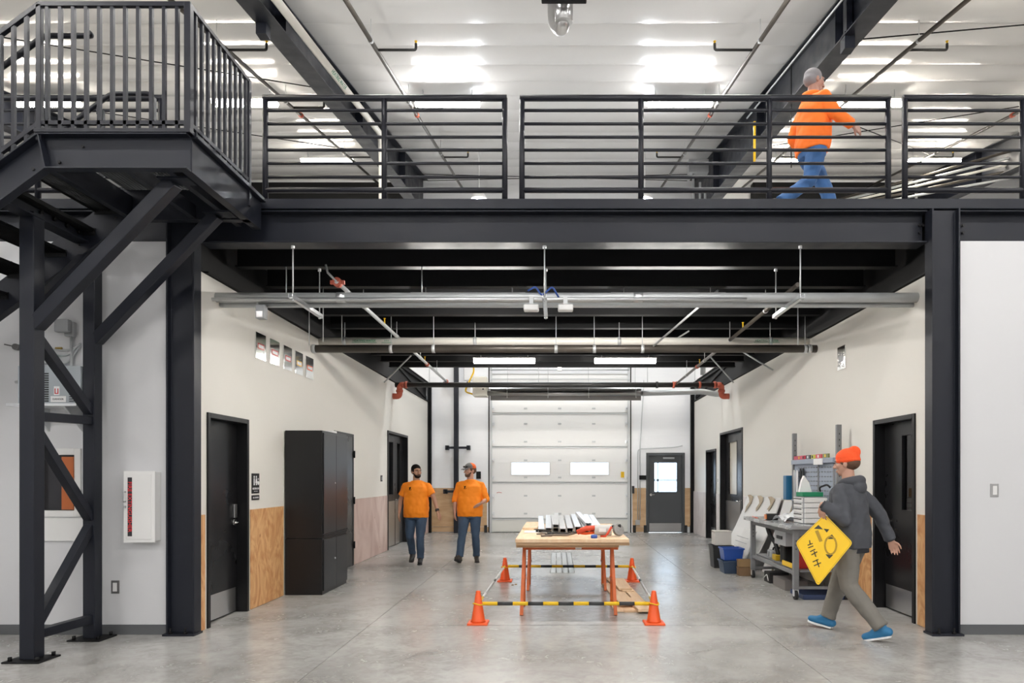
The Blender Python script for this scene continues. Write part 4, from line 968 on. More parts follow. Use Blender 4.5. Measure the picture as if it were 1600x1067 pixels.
MB().box(c.x-.08, c.x+.05, YF-.11, YF-.05, c.z-.06, c.z+.06).box(c.x-.03, c.x+.06, YF-.05, YF, c.z-.09, c.z+.05).build('horn_body', GREY, t, bevel=.01)
MB().tube([(c.x+.03, YF-.03, c.z-.08), (c.x+.03, YF-.03, c.z-.45), (c.x+.02, YF-.03, c.z-.52), (c.x-.5, YF-.03, c.z-.52)], .014, n=6, bend=.06).build('conduit', GALV, t)
for i, dz in enumerate((-.20, -.25, -.33)):
    MB().tube([(c.x-.40+.05*i, YF-.02, c.z+dz-.02), (c.x-.15, YF-.025, c.z+dz), (c.x-.02, YF-.025, c.z+dz-.03), (c.x+.11, YF-.02, c.z+dz+.04+.06*i)], .009, n=6, bend=.06).build('flexible_conduit', GALV, t)
MB().cyl((c.x-.12, YF-.03, c.z-.20), (c.x-.06, YF-.03, c.z-.20), .01, n=8).build('brass_fitting', mat('brass', (.35, .24, .05), .4, .5), t)
MB().box(c.x-.15, c.x-.11, YF-.06, YF-.01, c.z-.33, c.z-.26).build('green_fitting', GREEN, t)
c = P(26, 543, YF); MB().cyl((c.x+.02, YF-.05, c.z), (c.x+.02, YF, c.z), .03, n=10).cyl((c.x-.07, YF-.06, c.z+.02), (c.x+.02, YF-.04, c.z), .007, n=6).build('valve_tap', DKPL, origin=c, cat='tap', label='small wall tap with a lever left of the stair post')

# ================= WORK TABLE =================
def sawhorse(yc, lab):
    t = thing('sawhorse', lab, 'sawhorse', (.13, yc, 0), 'orange sawhorses under the plywood')
    x0, x1 = -.36, .60; zt = .735
    MB().box(x0-.03, x1+.08, yc-.03, yc+.03, zt-.05, zt).build('cross_beam', ORS, t, bevel=.004)
    if yc < 8: MB().box(.20, .27, yc-.034, yc-.03, zt-.045, zt-.01).build('white_sticker', WHT, t)
    for x, s in ((x0, -1), (x1, 1)):
        for d in (-1, 1):
            p0 = Vector((x+.01*s, yc+.02*d, zt-.03)); p1 = Vector((x+.03*s, yc+.27*d, 0))
            lg = MB().bar(p0, p1, .048, .036, (1, 0, 0)).build('leg', ORS, t, bevel=.003)
            for k in range(5):
                q = p0+(p1-p0)*(.15+.15*k); MB().cyl(q+Vector((0, -.020, 0)), q+Vector((0, -.0185, 0)), .008, n=6).build('peg_hole', BLK, lg)
        MB().box(x+.01*s-.015, x+.01*s+.015, yc-.15, yc+.15, .34, .37).build('spreader', ORS, t)
    return t
sawhorse(7.66, 'front orange steel sawhorse under the plywood table top')
sawhorse(9.25, 'rear orange steel sawhorse under the plywood table top')
def sheet(x0, x1, y0, y1, z0, z1, m, lab, rz=0):
    b = MB().box(x0, x1, y0, y1, z0, z1)
    if rz:
        cc = Vector(((x0+x1)/2, (y0+y1)/2, 0)); R = Matrix.Rotation(rz, 3, 'Z'); b.v = [R @ (q-cc)+cc for q in b.v]
    return b.build('wood_sheet', m, origin=((x0+x1)/2, (y0+y1)/2, z0), cat='wood sheet', label=lab, bevel=.0015)
sheet(-.45, .66, 7.38, 9.72, .7355, .762, PINED, 'darker lower board directly on the orange sawhorses', .004)
sheet(-.445, .775, 7.335, 9.74, .7625, .795, mat('pine_sheet_lower', (.42, .27, .15), .6, 0, .12, 6, stretch=(2, 1, 12)), 'pale lower plywood sheet of the table top')
sheet(-.452, .770, 7.32, 9.76, .7955, .832, PINE, 'pale upper plywood sheet forming the table surface')
sheet(-.44, -.25, 8.60, 9.74, .8325, .860, PINE, 'extra plywood offcut on the back left of the table')
sheet(-.40, .0, 8.15, 8.40, .8325, .838, MATS['print_white'], 'thin white strip lying on the left of the table')
# metal studs on the table: U channels, open side down
def channel_stud(c, L, w_, h, rz, lab, tilt=0, m=ZINC):
    t = MB(); th = .004
    t.box(-w_/2, w_/2, 0, L, h-th, h).box(-w_/2, -w_/2+th, 0, L, 0, h-th).box(w_/2-th, w_/2, 0, L, 0, h-th)
    t.box(-w_/2+th, -w_/2+th+.01, 0, L, 0, th).box(w_/2-th-.01, w_/2-th, 0, L, 0, th)
    R = Matrix.Rotation(rz, 3, 'Z'); t.v = [R @ q+Vector(c) for q in t.v]
    return t.build('metal_stud', m, origin=c, cat='metal stud', label=lab, group='metal studs on the table')
sx = [(-.17, 0, .055), (-.085, .0, .07), (.0, .05, .07), (.085, 0, .06), (.17, -.01, .07), (.265, .02, .085), (.36, .03, .07), (.44, .05, .08), (.52, .08, .07)]
od = ['first from the left', 'second from the left', 'third from the left, stacked highest', 'fourth from the left', 'middle one', 'fourth from the right', 'third from the right', 'second from the right', 'rightmost']
for i, (x, dy, h) in enumerate(sx):
    channel_stud((x-.02, 8.10+dy, .8322), 2.75, .074, h*.9, [.045, .025, .03, .01, .0, -.0, -.012, -.018, -.022][i]*.6, 'shiny galvanised steel stud on the plywood table, '+od[i])
channel_stud((.0-.02, 8.05, .8322+.063), 2.6, .07, .045, 0, 'shiny steel stud lying on top of the others on the table')
channel_stud((.37, 8.15, .8322+.078), 2.6, .07, .04, .02, 'upper right steel stud lying across the stud pile on the table')
# concrete drill with red grip
c = Vector((.44, 7.62, .832))
RG = mat('tool_red', (.62, .07, .03), .4); GP = mat('tool_grey_plastic', (.55, .54, .52), .5, 0, .1, 10)
t = thing('power_tool', 'grey and red cut-off power tool at the front right of the plywood table', 'power tool', c)
MB().tube([c+Vector((-.22, -.02, .05)), c+Vector((-.12, -.02, .095)), c+Vector((.0, -.01, .10))], .030, n=10).build('red_handle', RG, t)
MB().tube([c+Vector((-.22, -.02, .05)), c+Vector((-.12, .0, .035)), c+Vector((-.02, .0, .05))], .016, n=8).build('lower_grip', ORC, t)
MB().cyl(c+Vector((-.03, 0, .075)), c+Vector((.16, .02, .070)), .058, .064, n=14).build('motor_body', GP, t, bevel=.004)
MB().tube([c+Vector((.16, -.05, .115)), c+Vector((.12, -.075, .05)), c+Vector((.09, -.07, .012)), c+Vector((.04, -.05, .01))], .013, n=8).build('red_guard_bar', RG, t)
MB().lathe([(.02, -.02), (.066, -.018), (.072, 0), (.066, .02), (.02, .022)], c+Vector((.24, .02, .074)), n=16, axis=(.45, -.8, .35), smooth=False).build('blade_guard', mat('guard_dull', (.30, .29, .28), .4, .6, .3, 30), t)
MB().lathe([(.015, -.03), (.05, -.028), (.05, -.022), (.015, -.02)], c+Vector((.24, .02, .074)), n=16, axis=(.45, -.8, .35), smooth=False).build('blade_disc', DKPL, t)
MB().cyl(c+Vector((.12, .03, .10)), c+Vector((.27, .03, .12)), .02, n=8).build('rear_grip', BLK, t)
MB().box(c.x+.02, c.x+.10, c.y-.062, c.y-.055, c.z+.06, c.z+.10).build('label_plate', WHT, t)
rnd = random.Random(3)
def cord(pts, r, m, lab, name='tangled_cable', bend=.05): return MB().tube(pts, r, n=6, bend=bend, seg=5).build(name, m, origin=pts[0], cat='cord', label=lab)
def loop(cx, cy, z, r1, r2, n, jit=.02):
    return [Vector((cx+(r1+rnd.uniform(-jit, jit))*math.cos(a), cy+(r2+rnd.uniform(-jit, jit))*math.sin(a), z+rnd.uniform(0, jit))) for a in [2*PI*i/7*1.13 for i in range(n)]]
cord([c+Vector((-.22, -.02, .05)), c+Vector((-.32, .02, .06))]+loop(.02, 7.78, .845, .15, .08, 14)+[Vector((-.24, 7.86, .842))], .0065, BLK, 'tangled black power cord in front of the steel studs on the table', bend=.06)
cord(loop(-.17, 7.95, .86, .09, .07, 9, .03), .005, BLK, 'small loop of black cable at the left end of the studs')
cord([Vector((-.18, 7.6, .842)), Vector((-.02, 7.68, .85)), Vector((.1, 7.62, .85)), Vector((.22, 7.7, .87))], .012, mat('old_hose', (.16, .13, .11), .6), 'brown hose lying before the black cord on the table')
MB().box(-.14, -.06, 7.66, 7.72, .832, .862).cyl((-.1, 7.66, .86), (-.02, 7.74, .865), .012, n=8).build('hand_clamp', BLK, origin=(-.1, 7.7, .832), cat='clamp', label='small dark clamp in the tangle on the table')
MB().lathe([(.001, 0), (.035, .0), (.038, .02), (.03, .038), (.001, .04)], (.40, 7.44, .832), n=14).build('blue_tape_measure', BLUE, origin=(.40, 7.44, .832), cat='tape measure', label='small blue tape measure near the front edge of the table')
MB().box(-.26, -.20, 8.2, 8.26, .838, .865).build('small_block', BLK, origin=(-.23, 8.2, .838), cat='block', label='small dark block on the white strip on the table')
# cut boards on the floor right of the table
def board(cx, cy, L, w_, z, rz, lab, h=.02, m=PINE):
    b = MB().box(-w_/2, w_/2, -L/2, L/2, 0, h); R = Matrix.Rotation(rz, 3, 'Z'); b.v = [R @ q+Vector((cx, cy, z)) for q in b.v]
    return b.build('board', m, origin=(cx, cy, z), cat='board', label=lab, group='loose boards beside the table', bevel=.0015)
board(.78, 8.55, 2.0, .20, .001, .06, 'long board flat on the floor nearest the table legs')
board(.93, 7.85, .75, .17, .022, .10, 'board nearest the front right cone', .03)
board(.78, 8.05, .65, .20, .044, .13, 'short board on top of the long floor board', .02)
board(.90, 9.35, 1.1, .15, .001, .02, 'board at the rear end of the loose pile', .03)
board(.96, 8.6, 1.1, .12, .001, .05, 'narrow board along the right edge of the pile', .02)
board(.86, 9.3, .9, .17, .032, .05, 'wide pale board on top of the rear board', .022)
board(.73, 9.6, .5, .05, .022, .1, 'thin batten leaning in the rear of the pile', .03, PINED)
board(.70, 7.75, .35, .14, .001, .05, 'offcut under the front right table leg corner', .018)
for i, (x, y) in enumerate(((-.62, 9.45), (-.58, 9.5))):
    MB().box(x-.015, x+.015, y-.012, y+.012, 0, .01).build('wood_crumb', PINED, origin=(x, y, 0), cat='scrap', group='wood crumbs', label='tiny wood scrap beside the rear left cone, %s one' % ('nearer' if i == 0 else 'further'))
# steel studs on the floor behind the table
for k in range(4):
    b = MB(); x = -.07+.098*k
    b.box(x-.044, x+.044, 10.65, 13.5, .0, .003).box(x-.044, x-.041, 10.65, 13.5, .003, .035).box(x+.041, x+.044, 10.65, 13.5, .003, .035)
    b.build('floor_stud', GALV, origin=(x, 10.65, 0), cat='metal stud', group='steel studs on the floor', label='galvanised stud on the floor behind the table, %s from the left' % ['first', 'second', 'third', 'fourth'][k], bevel=.001)
# cones and bars
def cone(x, y, lab, rz=0):
    t = thing('traffic_cone', lab, 'traffic cone', (x, y, 0), 'orange cones around the table')
    b = MB().prism([(-.105, -.105), (.105, -.105), (.105, .105), (-.105, .105)], lambda p, q: Vector((x+p, y+q, 0)), lambda p, q: Vector((x+p*.97, y+q*.97, .022)))
    b.build('base', ORC, t, bevel=.006)
    MB().lathe([(.078, .022), (.070, .035), (.024, .325), (.020, .335), (.012, .337)], (x, y, 0), n=20).build('body', ORC, t)
    MB().tube([Vector((x+.052*math.cos(a), y+.052*math.sin(a), .205+.008*math.sin(2*a))) for a in [2*PI*i/12 for i in range(13)]], .007, n=6).build('yellow_band', YEL, t)
    return t
cf0, cf1, cr0, cr1 = (-.81, 6.98), (.985, 6.98), (-.755, 9.82), (1.07, 9.80)
cone(*cf0, 'orange traffic cone at the front left corner of the table barrier')
cone(*cf1, 'orange traffic cone at the front right corner of the table barrier')
cone(*cr0, 'orange traffic cone at the rear left corner of the table barrier')
cone(*cr1, 'orange traffic cone at the rear right corner of the table barrier')
def striped(pa, pb, r, segs, lab, name='barrier_bar'):
    pa = Vector(pa); pb = Vector(pb); d = pb-pa
    t = thing(name, lab, 'barrier bar', pa)
    for (f0, f1, m, nm) in segs: MB().cyl(pa+d*f0, pa+d*f1, r if m is not GREY else r*.9, n=14).build(nm, m, t)
    return t
BKS = mat('stripe_black', (.03, .033, .035), .5)
def yb_segs(n, first=.055):
    out = [(0, first, YEL, 'yellow_section')]; k = 0; a = first; wd = (1-2*first)/n
    for k in range(n): out.append((a, a+wd, BKS if k % 2 == 0 else YEL, 'black_section' if k % 2 == 0 else 'yellow_section')); a += wd
    out.append((a, 1, YEL, 'yellow_section')); return out
striped((cf0[0]+.045, cf0[1]-.0, .205), (cf1[0]-.045, cf1[1], .205), .019, yb_segs(9, .09), 'front yellow and black striped barrier bar between the two front cones')
striped((cr0[0]+.045, cr0[1], .215), (cr1[0]-.045, cr1[1], .215), .019, yb_segs(9, .09), 'rear yellow and black striped barrier bar between the two rear cones')
def side_segs(): return [(0, .12, YEL, 'yellow_section'), (.12, .2, PLATEW, 'white_section'), (.2, .5, GALV, 'silver_section'), (.5, .56, BLK, 'clamp'), (.56, .93, PLATEW, 'white_section'), (.93, 1, YEL, 'yellow_section')]
striped((cf0[0], cf0[1]+.05, .20), (cr0[0], cr0[1]-.05, .22), .014, side_segs(), 'silver and white telescopic barrier bar on the left side')
striped((cf1[0], cf1[1]+.05, .20), (cr1[0], cr1[1]-.05, .22), .014, side_segs(), 'silver and white telescopic barrier bar on the right side')

# ================= WORKBENCH =================
bx0, bx1, by0, by1 = 2.86, 3.58, 8.28, 10.22; bz = .905
t = thing('workbench', 'grey rolling steel workbench with two uprights and a tool panel', 'workbench', ((bx0+bx1)/2, (by0+by1)/2, 0))
BT = mat('bench_top', (.42, .43, .45), .25, .4, .15, 5, rvar=.1)
MB().box(bx0-.06, bx1, by0-.02, by1+.05, bz-.045, bz).build('worktop', BT, t, bevel=.005)
MB().box(bx0+.03, bx1-.03, by0+.03, by1-.03, bz-.11, bz-.046).build('apron', BENCHG, t, bevel=.003)
for x in (bx0+.05, bx1-.06):
    for y in (by0+.06, by1-.06):
        lg = MB().box(x-.032, x+.032, y-.032, y+.032, .125, bz-.046).build('leg', BENCHG, t, bevel=.004)
        for k in range(3): MB().cyl((x-.005, y-.033, .62+.05*k), (x-.005, y-.0335, .62+.05*k), .008, n=6).build('slot', BLK, lg)
        cs = MB().cyl((x-.018, y, .056), (x+.018, y, .056), .056, n=18).build('caster', RUB, t)
        MB().box(x-.028, x-.022, y-.03, y+.03, .05, .125).box(x+.022, x+.028, y-.03, y+.03, .05, .125).box(x-.028, x+.028, y-.03, y+.03, .118, .125).build('caster_fork', ZINC, cs)
        MB().cyl((x-.03, y, .056), (x+.03, y, .056), .016, n=8).build('axle', ZINC, cs)
for y in (by0+.06, by1-.06): MB().box(bx0+.05, bx1-.06, y-.02, y+.02, .13, .165).build('lower_bar', BENCHG, t, bevel=.003)
MB().box(bx0+.10, bx1-.02, by0+.05, by1-.05, .335, .36).build('lower_shelf', BENCHG, t, bevel=.003)
MB().box(bx0+.03, bx0+.07, by0+.06, by1-.06, .30, .345).build('shelf_rail', BENCHG, t, bevel=.003)
d = MB().box(bx0+.02, bx0+.42, 8.62, 9.06, .62, .80).build('drawer', GREY, t, bevel=.005)
MB().box(bx0+.005, bx0+.02, 8.74, 8.94, .70, .74).build('drawer_pull', BLK, d)
for y, zt in ((8.50, 2.15), (10.08, 2.14)):
    up_ = MB().box(3.47, 3.53, y-.025, y+.025, bz, zt).build('upright', BENCHG, t, bevel=.003)
    for k in range(10): MB().box(3.495, 3.505, y-.0262, y-.025, 1.35+.075*k, 1.37+.075*k).build('slot', BLK, up_)
pn = MB().box(3.488, 3.50, 8.53, 10.05, 1.17, 1.68).build('tool_panel', BLUEG, t, bevel=.003)
MB().box(3.44, 3.50, 8.53, 10.05, 1.68, 1.745).build('panel_top_rail', BLUEG, t, bevel=.003)
MB().box(3.44, 3.488, 8.53, 10.05, 1.15, 1.17).build('panel_ledge', BLUEG, t)
for i in range(7):
    for j in range(14):
        y = 8.62+j*.095
        MB().box(3.480, 3.488, y-.024, y+.024, 1.25+i*.062, 1.262+i*.062).build('louvre_lip', BENCHG, pn)
MB().box(3.478, 3.488, 8.58, 8.62, 1.17, 1.68).box(3.478, 3.488, 9.10, 9.14, 1.17, 1.68).build('panel_seam', BENCHG, pn)
MB().box(3.43, 3.44, 8.85, 9.15, 1.66, 1.74).build('paper_tag', WHT, t)
# levels on the rail
lv = [(9.55, 9.98, (.55, .04, .08), 'long red spirit level'), (9.35, 9.50, (.06, .06, .07), 'short black spirit level'), (9.20, 9.30, (.65, .62, .1), 'short yellowish spirit level'), (8.95, 9.14, (.6, .08, .10), 'short red and white spirit level'), (8.72, 8.90, (.2, .22, .08), 'green spirit level')]
for i, (a, b_, col, l) in enumerate(lv):
    t2 = thing('spirit_level', l+' standing on the top rail of the bench panel', 'spirit level', (3.47, a, 1.745), 'spirit levels on the bench rail')
    MB().box(3.455, 3.48, a, b_, 1.745, 1.80).build('level_body', mat('level_%d' % i, col, .4), t2, bevel=.002)
    MB().box(3.453, 3.482, (a+b_)/2-.02, (a+b_)/2+.02, 1.755, 1.79).build('vial_window', [YEL, WHT, BLK, WHT, YEL][i], t2)
    if b_-a > .3: MB().box(3.453, 3.482, a+.03, a+.07, 1.755, 1.79).build('end_vial', BLK, t2); 
# hanging tools
tl = [(9.98, 1.60, .42, GP, 'chrome wrench set'), (9.93, 1.58, .38, STAINL, 'steel ruler'), (9.86, 1.60, .36, PLATEW, 'white handled saw'), (9.72, 1.62, .26, BLK, 'black bow saw handle'), (9.62, 1.62, .24, BLK, 'black pliers pair')]
for i, (y, z, L, m, l) in enumerate(tl):
    x = 3.455
    MB().prism([(y-.03, z-L), (y+.015, z-L), (y+.035, z-.05), (y+.02, z), (y-.02, z), (y-.03, z-.06)], lambda p, q: Vector((x, p, q)), lambda p, q: Vector((x+.014, p, q))).build('hand_tool', m, origin=(x, y, z), cat='hand tool', label=l+' hanging at the left of the bench panel', group='tools hanging on the bench panel', bevel=.002)
t2 = thing('towel_box', 'blue box fixed beside the far upright of the bench', 'box', (3.44, 10.2, 1.18))
MB().box(3.39, 3.52, 10.12, 10.26, 1.16, 1.52).build('box_body', mat('box_blue', (.01, .12, .25), .35), t2, bevel=.01)
# drawer organiser
ox = 3.10
t2 = thing('drawer_organiser', 'grey drawer organiser with four white trays on the bench', 'organiser', (ox, 8.75, bz))
MB().box(ox, ox+.30, 8.60, 8.95, bz, bz+.34).build('organiser_case', GREY, t2, bevel=.004)
for k in range(5):
    dr = MB().box(ox+.01, ox+.29, 8.575, 8.60, bz+.012+k*.065, bz+.068+k*.065).build('tray', PLATEW, t2, bevel=.003)
    dr2 = MB().box(ox-.012, ox, 8.62, 8.93, bz+.012+k*.065, bz+.068+k*.065).build('tray', PLATEW, t2, bevel=.003)
    MB().box(ox-.018, ox-.012, 8.64, 8.91, bz+.05+k*.065, bz+.062+k*.065).build('tray_lip', BLK, dr2)
MB().prism([(-.09, 0), (.09, 0), (.05, .12), (-.02, .21), (-.05, .15)], lambda p, q: Vector((3.20+p*.9, 8.8, bz+.40+q)), lambda p, q: Vector((3.20+p*.9, 8.86, bz+.40+q))).build('tissue_paper', WHT, origin=(3.2, 8.8, bz+.34), cat='tissue', label='white tissue standing out of the green box on the organiser')
MB().box(3.12, 3.38, 8.68, 8.92, bz+.345, bz+.40).build('green_carton', mat('carton_green', (.01, .22, .10), .5), origin=(3.25, 8.8, bz+.345), cat='carton', label='green and white carton on top of the drawer organiser', bevel=.003)
MB().tube([(3.35, 8.7, bz+.41), (3.33, 8.68, bz+.46), (3.40, 8.6, bz+.50), (3.42, 8.56, bz+.46)], .012, n=6, bend=.03).build('black_tool_arm', BLK, origin=(3.35, 8.7, bz+.41), cat='hand tool', label='black curved tool on the green carton')
# loose items on the bench
def cyltool(p, q, r, m, lab, name='hand_tool', r2=None, cat='hand tool', m2=None):
    t3 = thing(name, lab, cat, p, 'small things on the bench top')
    MB().cyl(p, q, r, r2, n=10).build('tool_body', m, t3)
    d = (Vector(q)-Vector(p)); MB().cyl(Vector(p)-d*.25, p, r*.5, n=8).build('tool_tip', m2 or BLK, t3)
    return t3
OR2 = mat('tool_orange', (.65, .18, .04), .4)
cyltool((3.25, 9.30, bz+.035), (3.33, 9.42, bz+.035), .033, OR2, 'orange spray can lying by the organiser', 'spray_can')
cyltool((3.12, 9.34, bz+.03), (3.22, 9.48, bz+.03), .028, OR2, 'orange screwdriver handle on the bench')
cyltool((3.38, 9.70, bz+.03), (3.40, 9.85, bz+.035), .026, OR2, 'orange grip tool near the far upright')
cyltool((3.0, 9.55, bz+.014), (3.1, 9.85, bz+.014), .012, BLUE, 'blue marker pen on the bench top')
cyltool((2.86, 9.75, bz+.008), (2.9, 10.15, bz+.008), .006, RG, 'thin red pencil near the far end of the bench')
t2 = thing('tape_measure', 'black and orange tape measure near the front edge of the bench', 'tape measure', (2.95, 9.55, bz))
MB().box(2.90, 3.06, 9.44, 9.54, bz, bz+.085).build('case', BLK, t2, bevel=.015)
MB().box(2.885, 2.90, 9.45, 9.53, bz+.01, bz+.075).build('orange_bumper', OR2, t2, bevel=.004)
b = MB(); nn = 9
vs = []; fs = []
for i in range(nn):
    for j in range(nn):
        u, v_ = i/(nn-1), j/(nn-1); vs.append((2.98+.30*u+.02*math.sin(5*v_), 8.95+.45*v_, bz+.004+.07*abs(math.sin(5.3*u+2.1*v_)*math.cos(4.7*v_+u))+.10*(u*v_)))
fs = [(i*nn+j, (i+1)*nn+j, (i+1)*nn+j+1, i*nn+j+1) for i in range(nn-1) for j in range(nn-1)]
o = b.add(vs, fs, False).build('plastic_bag', mat('clear_film', (.72, .74, .76), .25, 0, .1, 10), origin=(3.1, 9.1, bz), cat='plastic bag', label='crumpled translucent plastic bag on the bench top')
md = o.modifiers.new('solid', 'SOLIDIFY'); md.thickness = .003
# items under the bench
def case(x0, x1, y0, y1, z0, z1, m, lab, hm=BLK, name='tool_case'):
    t3 = thing(name, lab, 'tool case', ((x0+x1)/2, (y0+y1)/2, z0))
    MB().box(x0, x1, y0, y1, z0, z1).build('shell', m, t3, bevel=.02)
    xm = (x0+x1)/2; MB().box(x0-.004, x1+.004, (y0+y1)/2-.006, (y0+y1)/2+.006, z0+.02, z1-.02).build('seam', BLK, t3)
    MB().tube([(x0+.06, (y0+y1)/2, z1), (x0+.06, (y0+y1)/2, z1+.03), (x1-.06, (y0+y1)/2, z1+.03), (x1-.06, (y0+y1)/2, z1)], .012, n=6, bend=.02).build('handle', hm, t3)
    for xx in (x0+.05, x1-.09): MB().box(xx, xx+.04, y0-.008, y0, z1-.10, z1-.04).build('latch', hm, t3)
    return t3
case(2.98, 3.38, 8.44, 8.66, .361, .60, mat('case_red', (.45, .02, .015), .4), 'red plastic tool case on the lower bench shelf')
case(2.98, 3.36, 8.98, 9.16, .361, .64, BLK, 'black plastic tool case with an upright on the lower shelf')
t2 = thing('cordless_tool', 'black tool with a raised curved handle leaning on the black case', 'power tool', (3.0, 9.4, .361))
MB().tube([(3.02, 9.30, .40), (3.0, 9.38, .58), (2.94, 9.46, .70), (2.92, 9.50, .80)], .028, n=10, bend=.05).build('handle', BLK, t2)
MB().box(2.96, 3.2, 9.26, 9.42, .361, .44).build('battery_base', mat('tool_yellow', (.5, .32, .01), .5), t2, bevel=.01)
case(2.98, 3.3, 9.52, 9.72, .361, .47, GREY, 'low grey tool case at the far end of the lower shelf')
MB().box(2.92, 2.94, 8.36, 8.88, .361, .42).build('yellow_spirit_level', YEL, origin=(2.93, 8.6, .361), cat='spirit level', label='yellow level lying along the front of the lower shelf', bevel=.003)
MB().box(3.0, 3.3, 9.0, 9.5, .0, .13).build('grey_carton', mat('carton_grey', (.22, .20, .19), .6), origin=(3.1, 9.2, 0), cat='carton', label='grey carton on the floor under the bench', bevel=.004)
t2 = thing('battery_charger', 'dark battery box with cables on floor under the far bench end', 'box', (3.0, 9.75, 0))
MB().box(2.98, 3.26, 9.60, 9.85, 0, .15).build('box_body', BLK, t2, bevel=.01)
MB().tube([(2.97, 9.62, .04), (2.975, 9.7, .12), (2.97, 9.83, .05)], .007, n=6, bend=.03).build('white_strap', WHT, t2)
MB().box(3.0, 3.5, 8.32, 8.8, 0, .06).build('blue_pad', mat('pad_blue', (.03, .05, .12), .6), origin=(3.2, 8.5, 0), cat='pad', label='dark blue pad on the floor under the near bench end', bevel=.01)
# bins beside the bench
def bin_(c, wx_, wy, h, m, lab, name='storage_bin', taper=.85, rim=None, cat='bin'):
    t3 = thing(name, lab, cat, c)
    c = Vector(c); b = MB()
    def rect(k, z, ins=0): return [c+Vector((sx*(wx_/2*k-ins), sy*(wy/2*k-ins), z)) for sx, sy in ((-1, -1), (1, -1), (1, 1), (-1, 1))]
    b.ring_loft([rect(taper, 0), rect(1, h), rect(1, h, .008), rect(taper, .01, .008)], False, True)
    b.build('body', m, t3, bevel=.004)
    R = [rect(1.05, h-.022), rect(1.05, h), rect(1, h, .004), rect(1, h-.022, .004), rect(1.05, h-.022)]
    MB().ring_loft(R, False, False).build('rim', rim or m, t3)
    return t3
BB = mat('bin_black', (.02, .021, .022), .5); BD = mat('tote_blue_grey', (.035, .06, .11), .45)
bin_((2.72, 11.35, 0), .34, .32, .37, BB, 'black waste bin with a white carton on top, furthest from the bench')
MB().box(2.59, 2.86, 11.22, 11.48, .375, .60).build('white_carton', mat('carton_white', (.62, .60, .57), .6), origin=(2.72, 11.35, .375), cat='carton', label='white carton standing on the black waste bin', bevel=.006)
MB().box(2.58, 2.87, 11.21, 11.49, .600, .606).build('carton_lid', mat('carton_lid', (.66, .64, .61), .6), origin=(2.72, 11.35, .60), cat='lid', label='flat lid on the white carton')
bin_((2.74, 10.72, 0), .36, .34, .20, BD, 'dark blue-grey tote on the floor under the blue bin', name='tote')
bin_((2.73, 10.72, .202), .32, .30, .19, BLUE, 'bright blue bin stacked on the dark tote', name='tote')
bin_((2.86, 10.40, 0), .22, .16, .13, mat('box_brown', (.20, .12, .06), .6), 'small brown box on the floor by the far bench caster', name='parts_box', cat='box', taper=1)
bin_((2.86, 10.41, .132), .21, .15, .11, mat('box_tan', (.30, .19, .09), .6), 'tan box stacked on the small brown box', name='parts_box', cat='box', taper=1)
# leaning white boards with torn edges
BRDW = mat('board_white', (.72, .72, .71), .5, 0, .03, 3)
TAN = mat('torn_paper', (.40, .33, .24), .8, 0, .2, 8)
def lean(y0, y1, h, xb, xt, lab, th=.02, curl=0):
    t3 = thing('leaning_board', lab, 'board', (xb, (y0+y1)/2, 0), 'white boards leaning on the right wall')
    b = MB(); n = 8; R = []
    for i in range(n+1):
        tt = i/n; x = xb+(xt-xb)*tt+curl*math.sin(PI*tt); R.append([Vector((x, y0+.25*tt*(curl != 0)*.4, h*tt)), Vector((x, y1, h*tt)), Vector((x+th, y1, h*tt)), Vector((x+th, y0+.25*tt*(curl != 0)*.4, h*tt))])
    b.ring_loft(R, False, True); b.build('sheet', BRDW, t3, bevel=.002)
    return t3
t3 = lean(10.9, 12.9, 1.16, 3.05, 3.60, 'large white board leaning behind the bins with torn brown edge', curl=.04)
rn = random.Random(5)
for k in range(3):
    y = 12.6-k*.62; pts = [(y+.25, 1.16), (y+.1, 1.17), (y-.12, 1.14), (y-.16, 1.02+.05*k), (y-.05, .93), (y+.02, .84+.06*k), (y+.07, .95), (y-.02, 1.04), (y+.08, 1.10)]
    fx = lambda p, q: Vector((3.05+.55*q/1.16-.012+.04*math.sin(PI*q/1.16), p, q))
    MB().prism(pts, fx, lambda p, q: fx(p, q)+Vector((-.008, 0, 0))).build('torn_strip', TAN, t3)
t3 = lean(10.35, 10.85, 1.12, 3.25, 3.60, 'white board with a brown edge standing just behind the far bench end')
MB().bar((3.24, 10.36, .02), (3.59, 10.36, 1.12), .02, .03, (0, 1, 0)).build('brown_edge', TAN, t3)
t3 = lean(11.0, 11.7, .62, 2.95, 3.2, 'short white lattice panel leaning low behind the bins')
for k in range(6): MB().bar((2.94+.03*k*.9, 11.02, .1+.08*k), (2.94+.03*k*.9, 11.68, .1+.08*k), .006, .01).build('lattice_strip', GALV, t3)
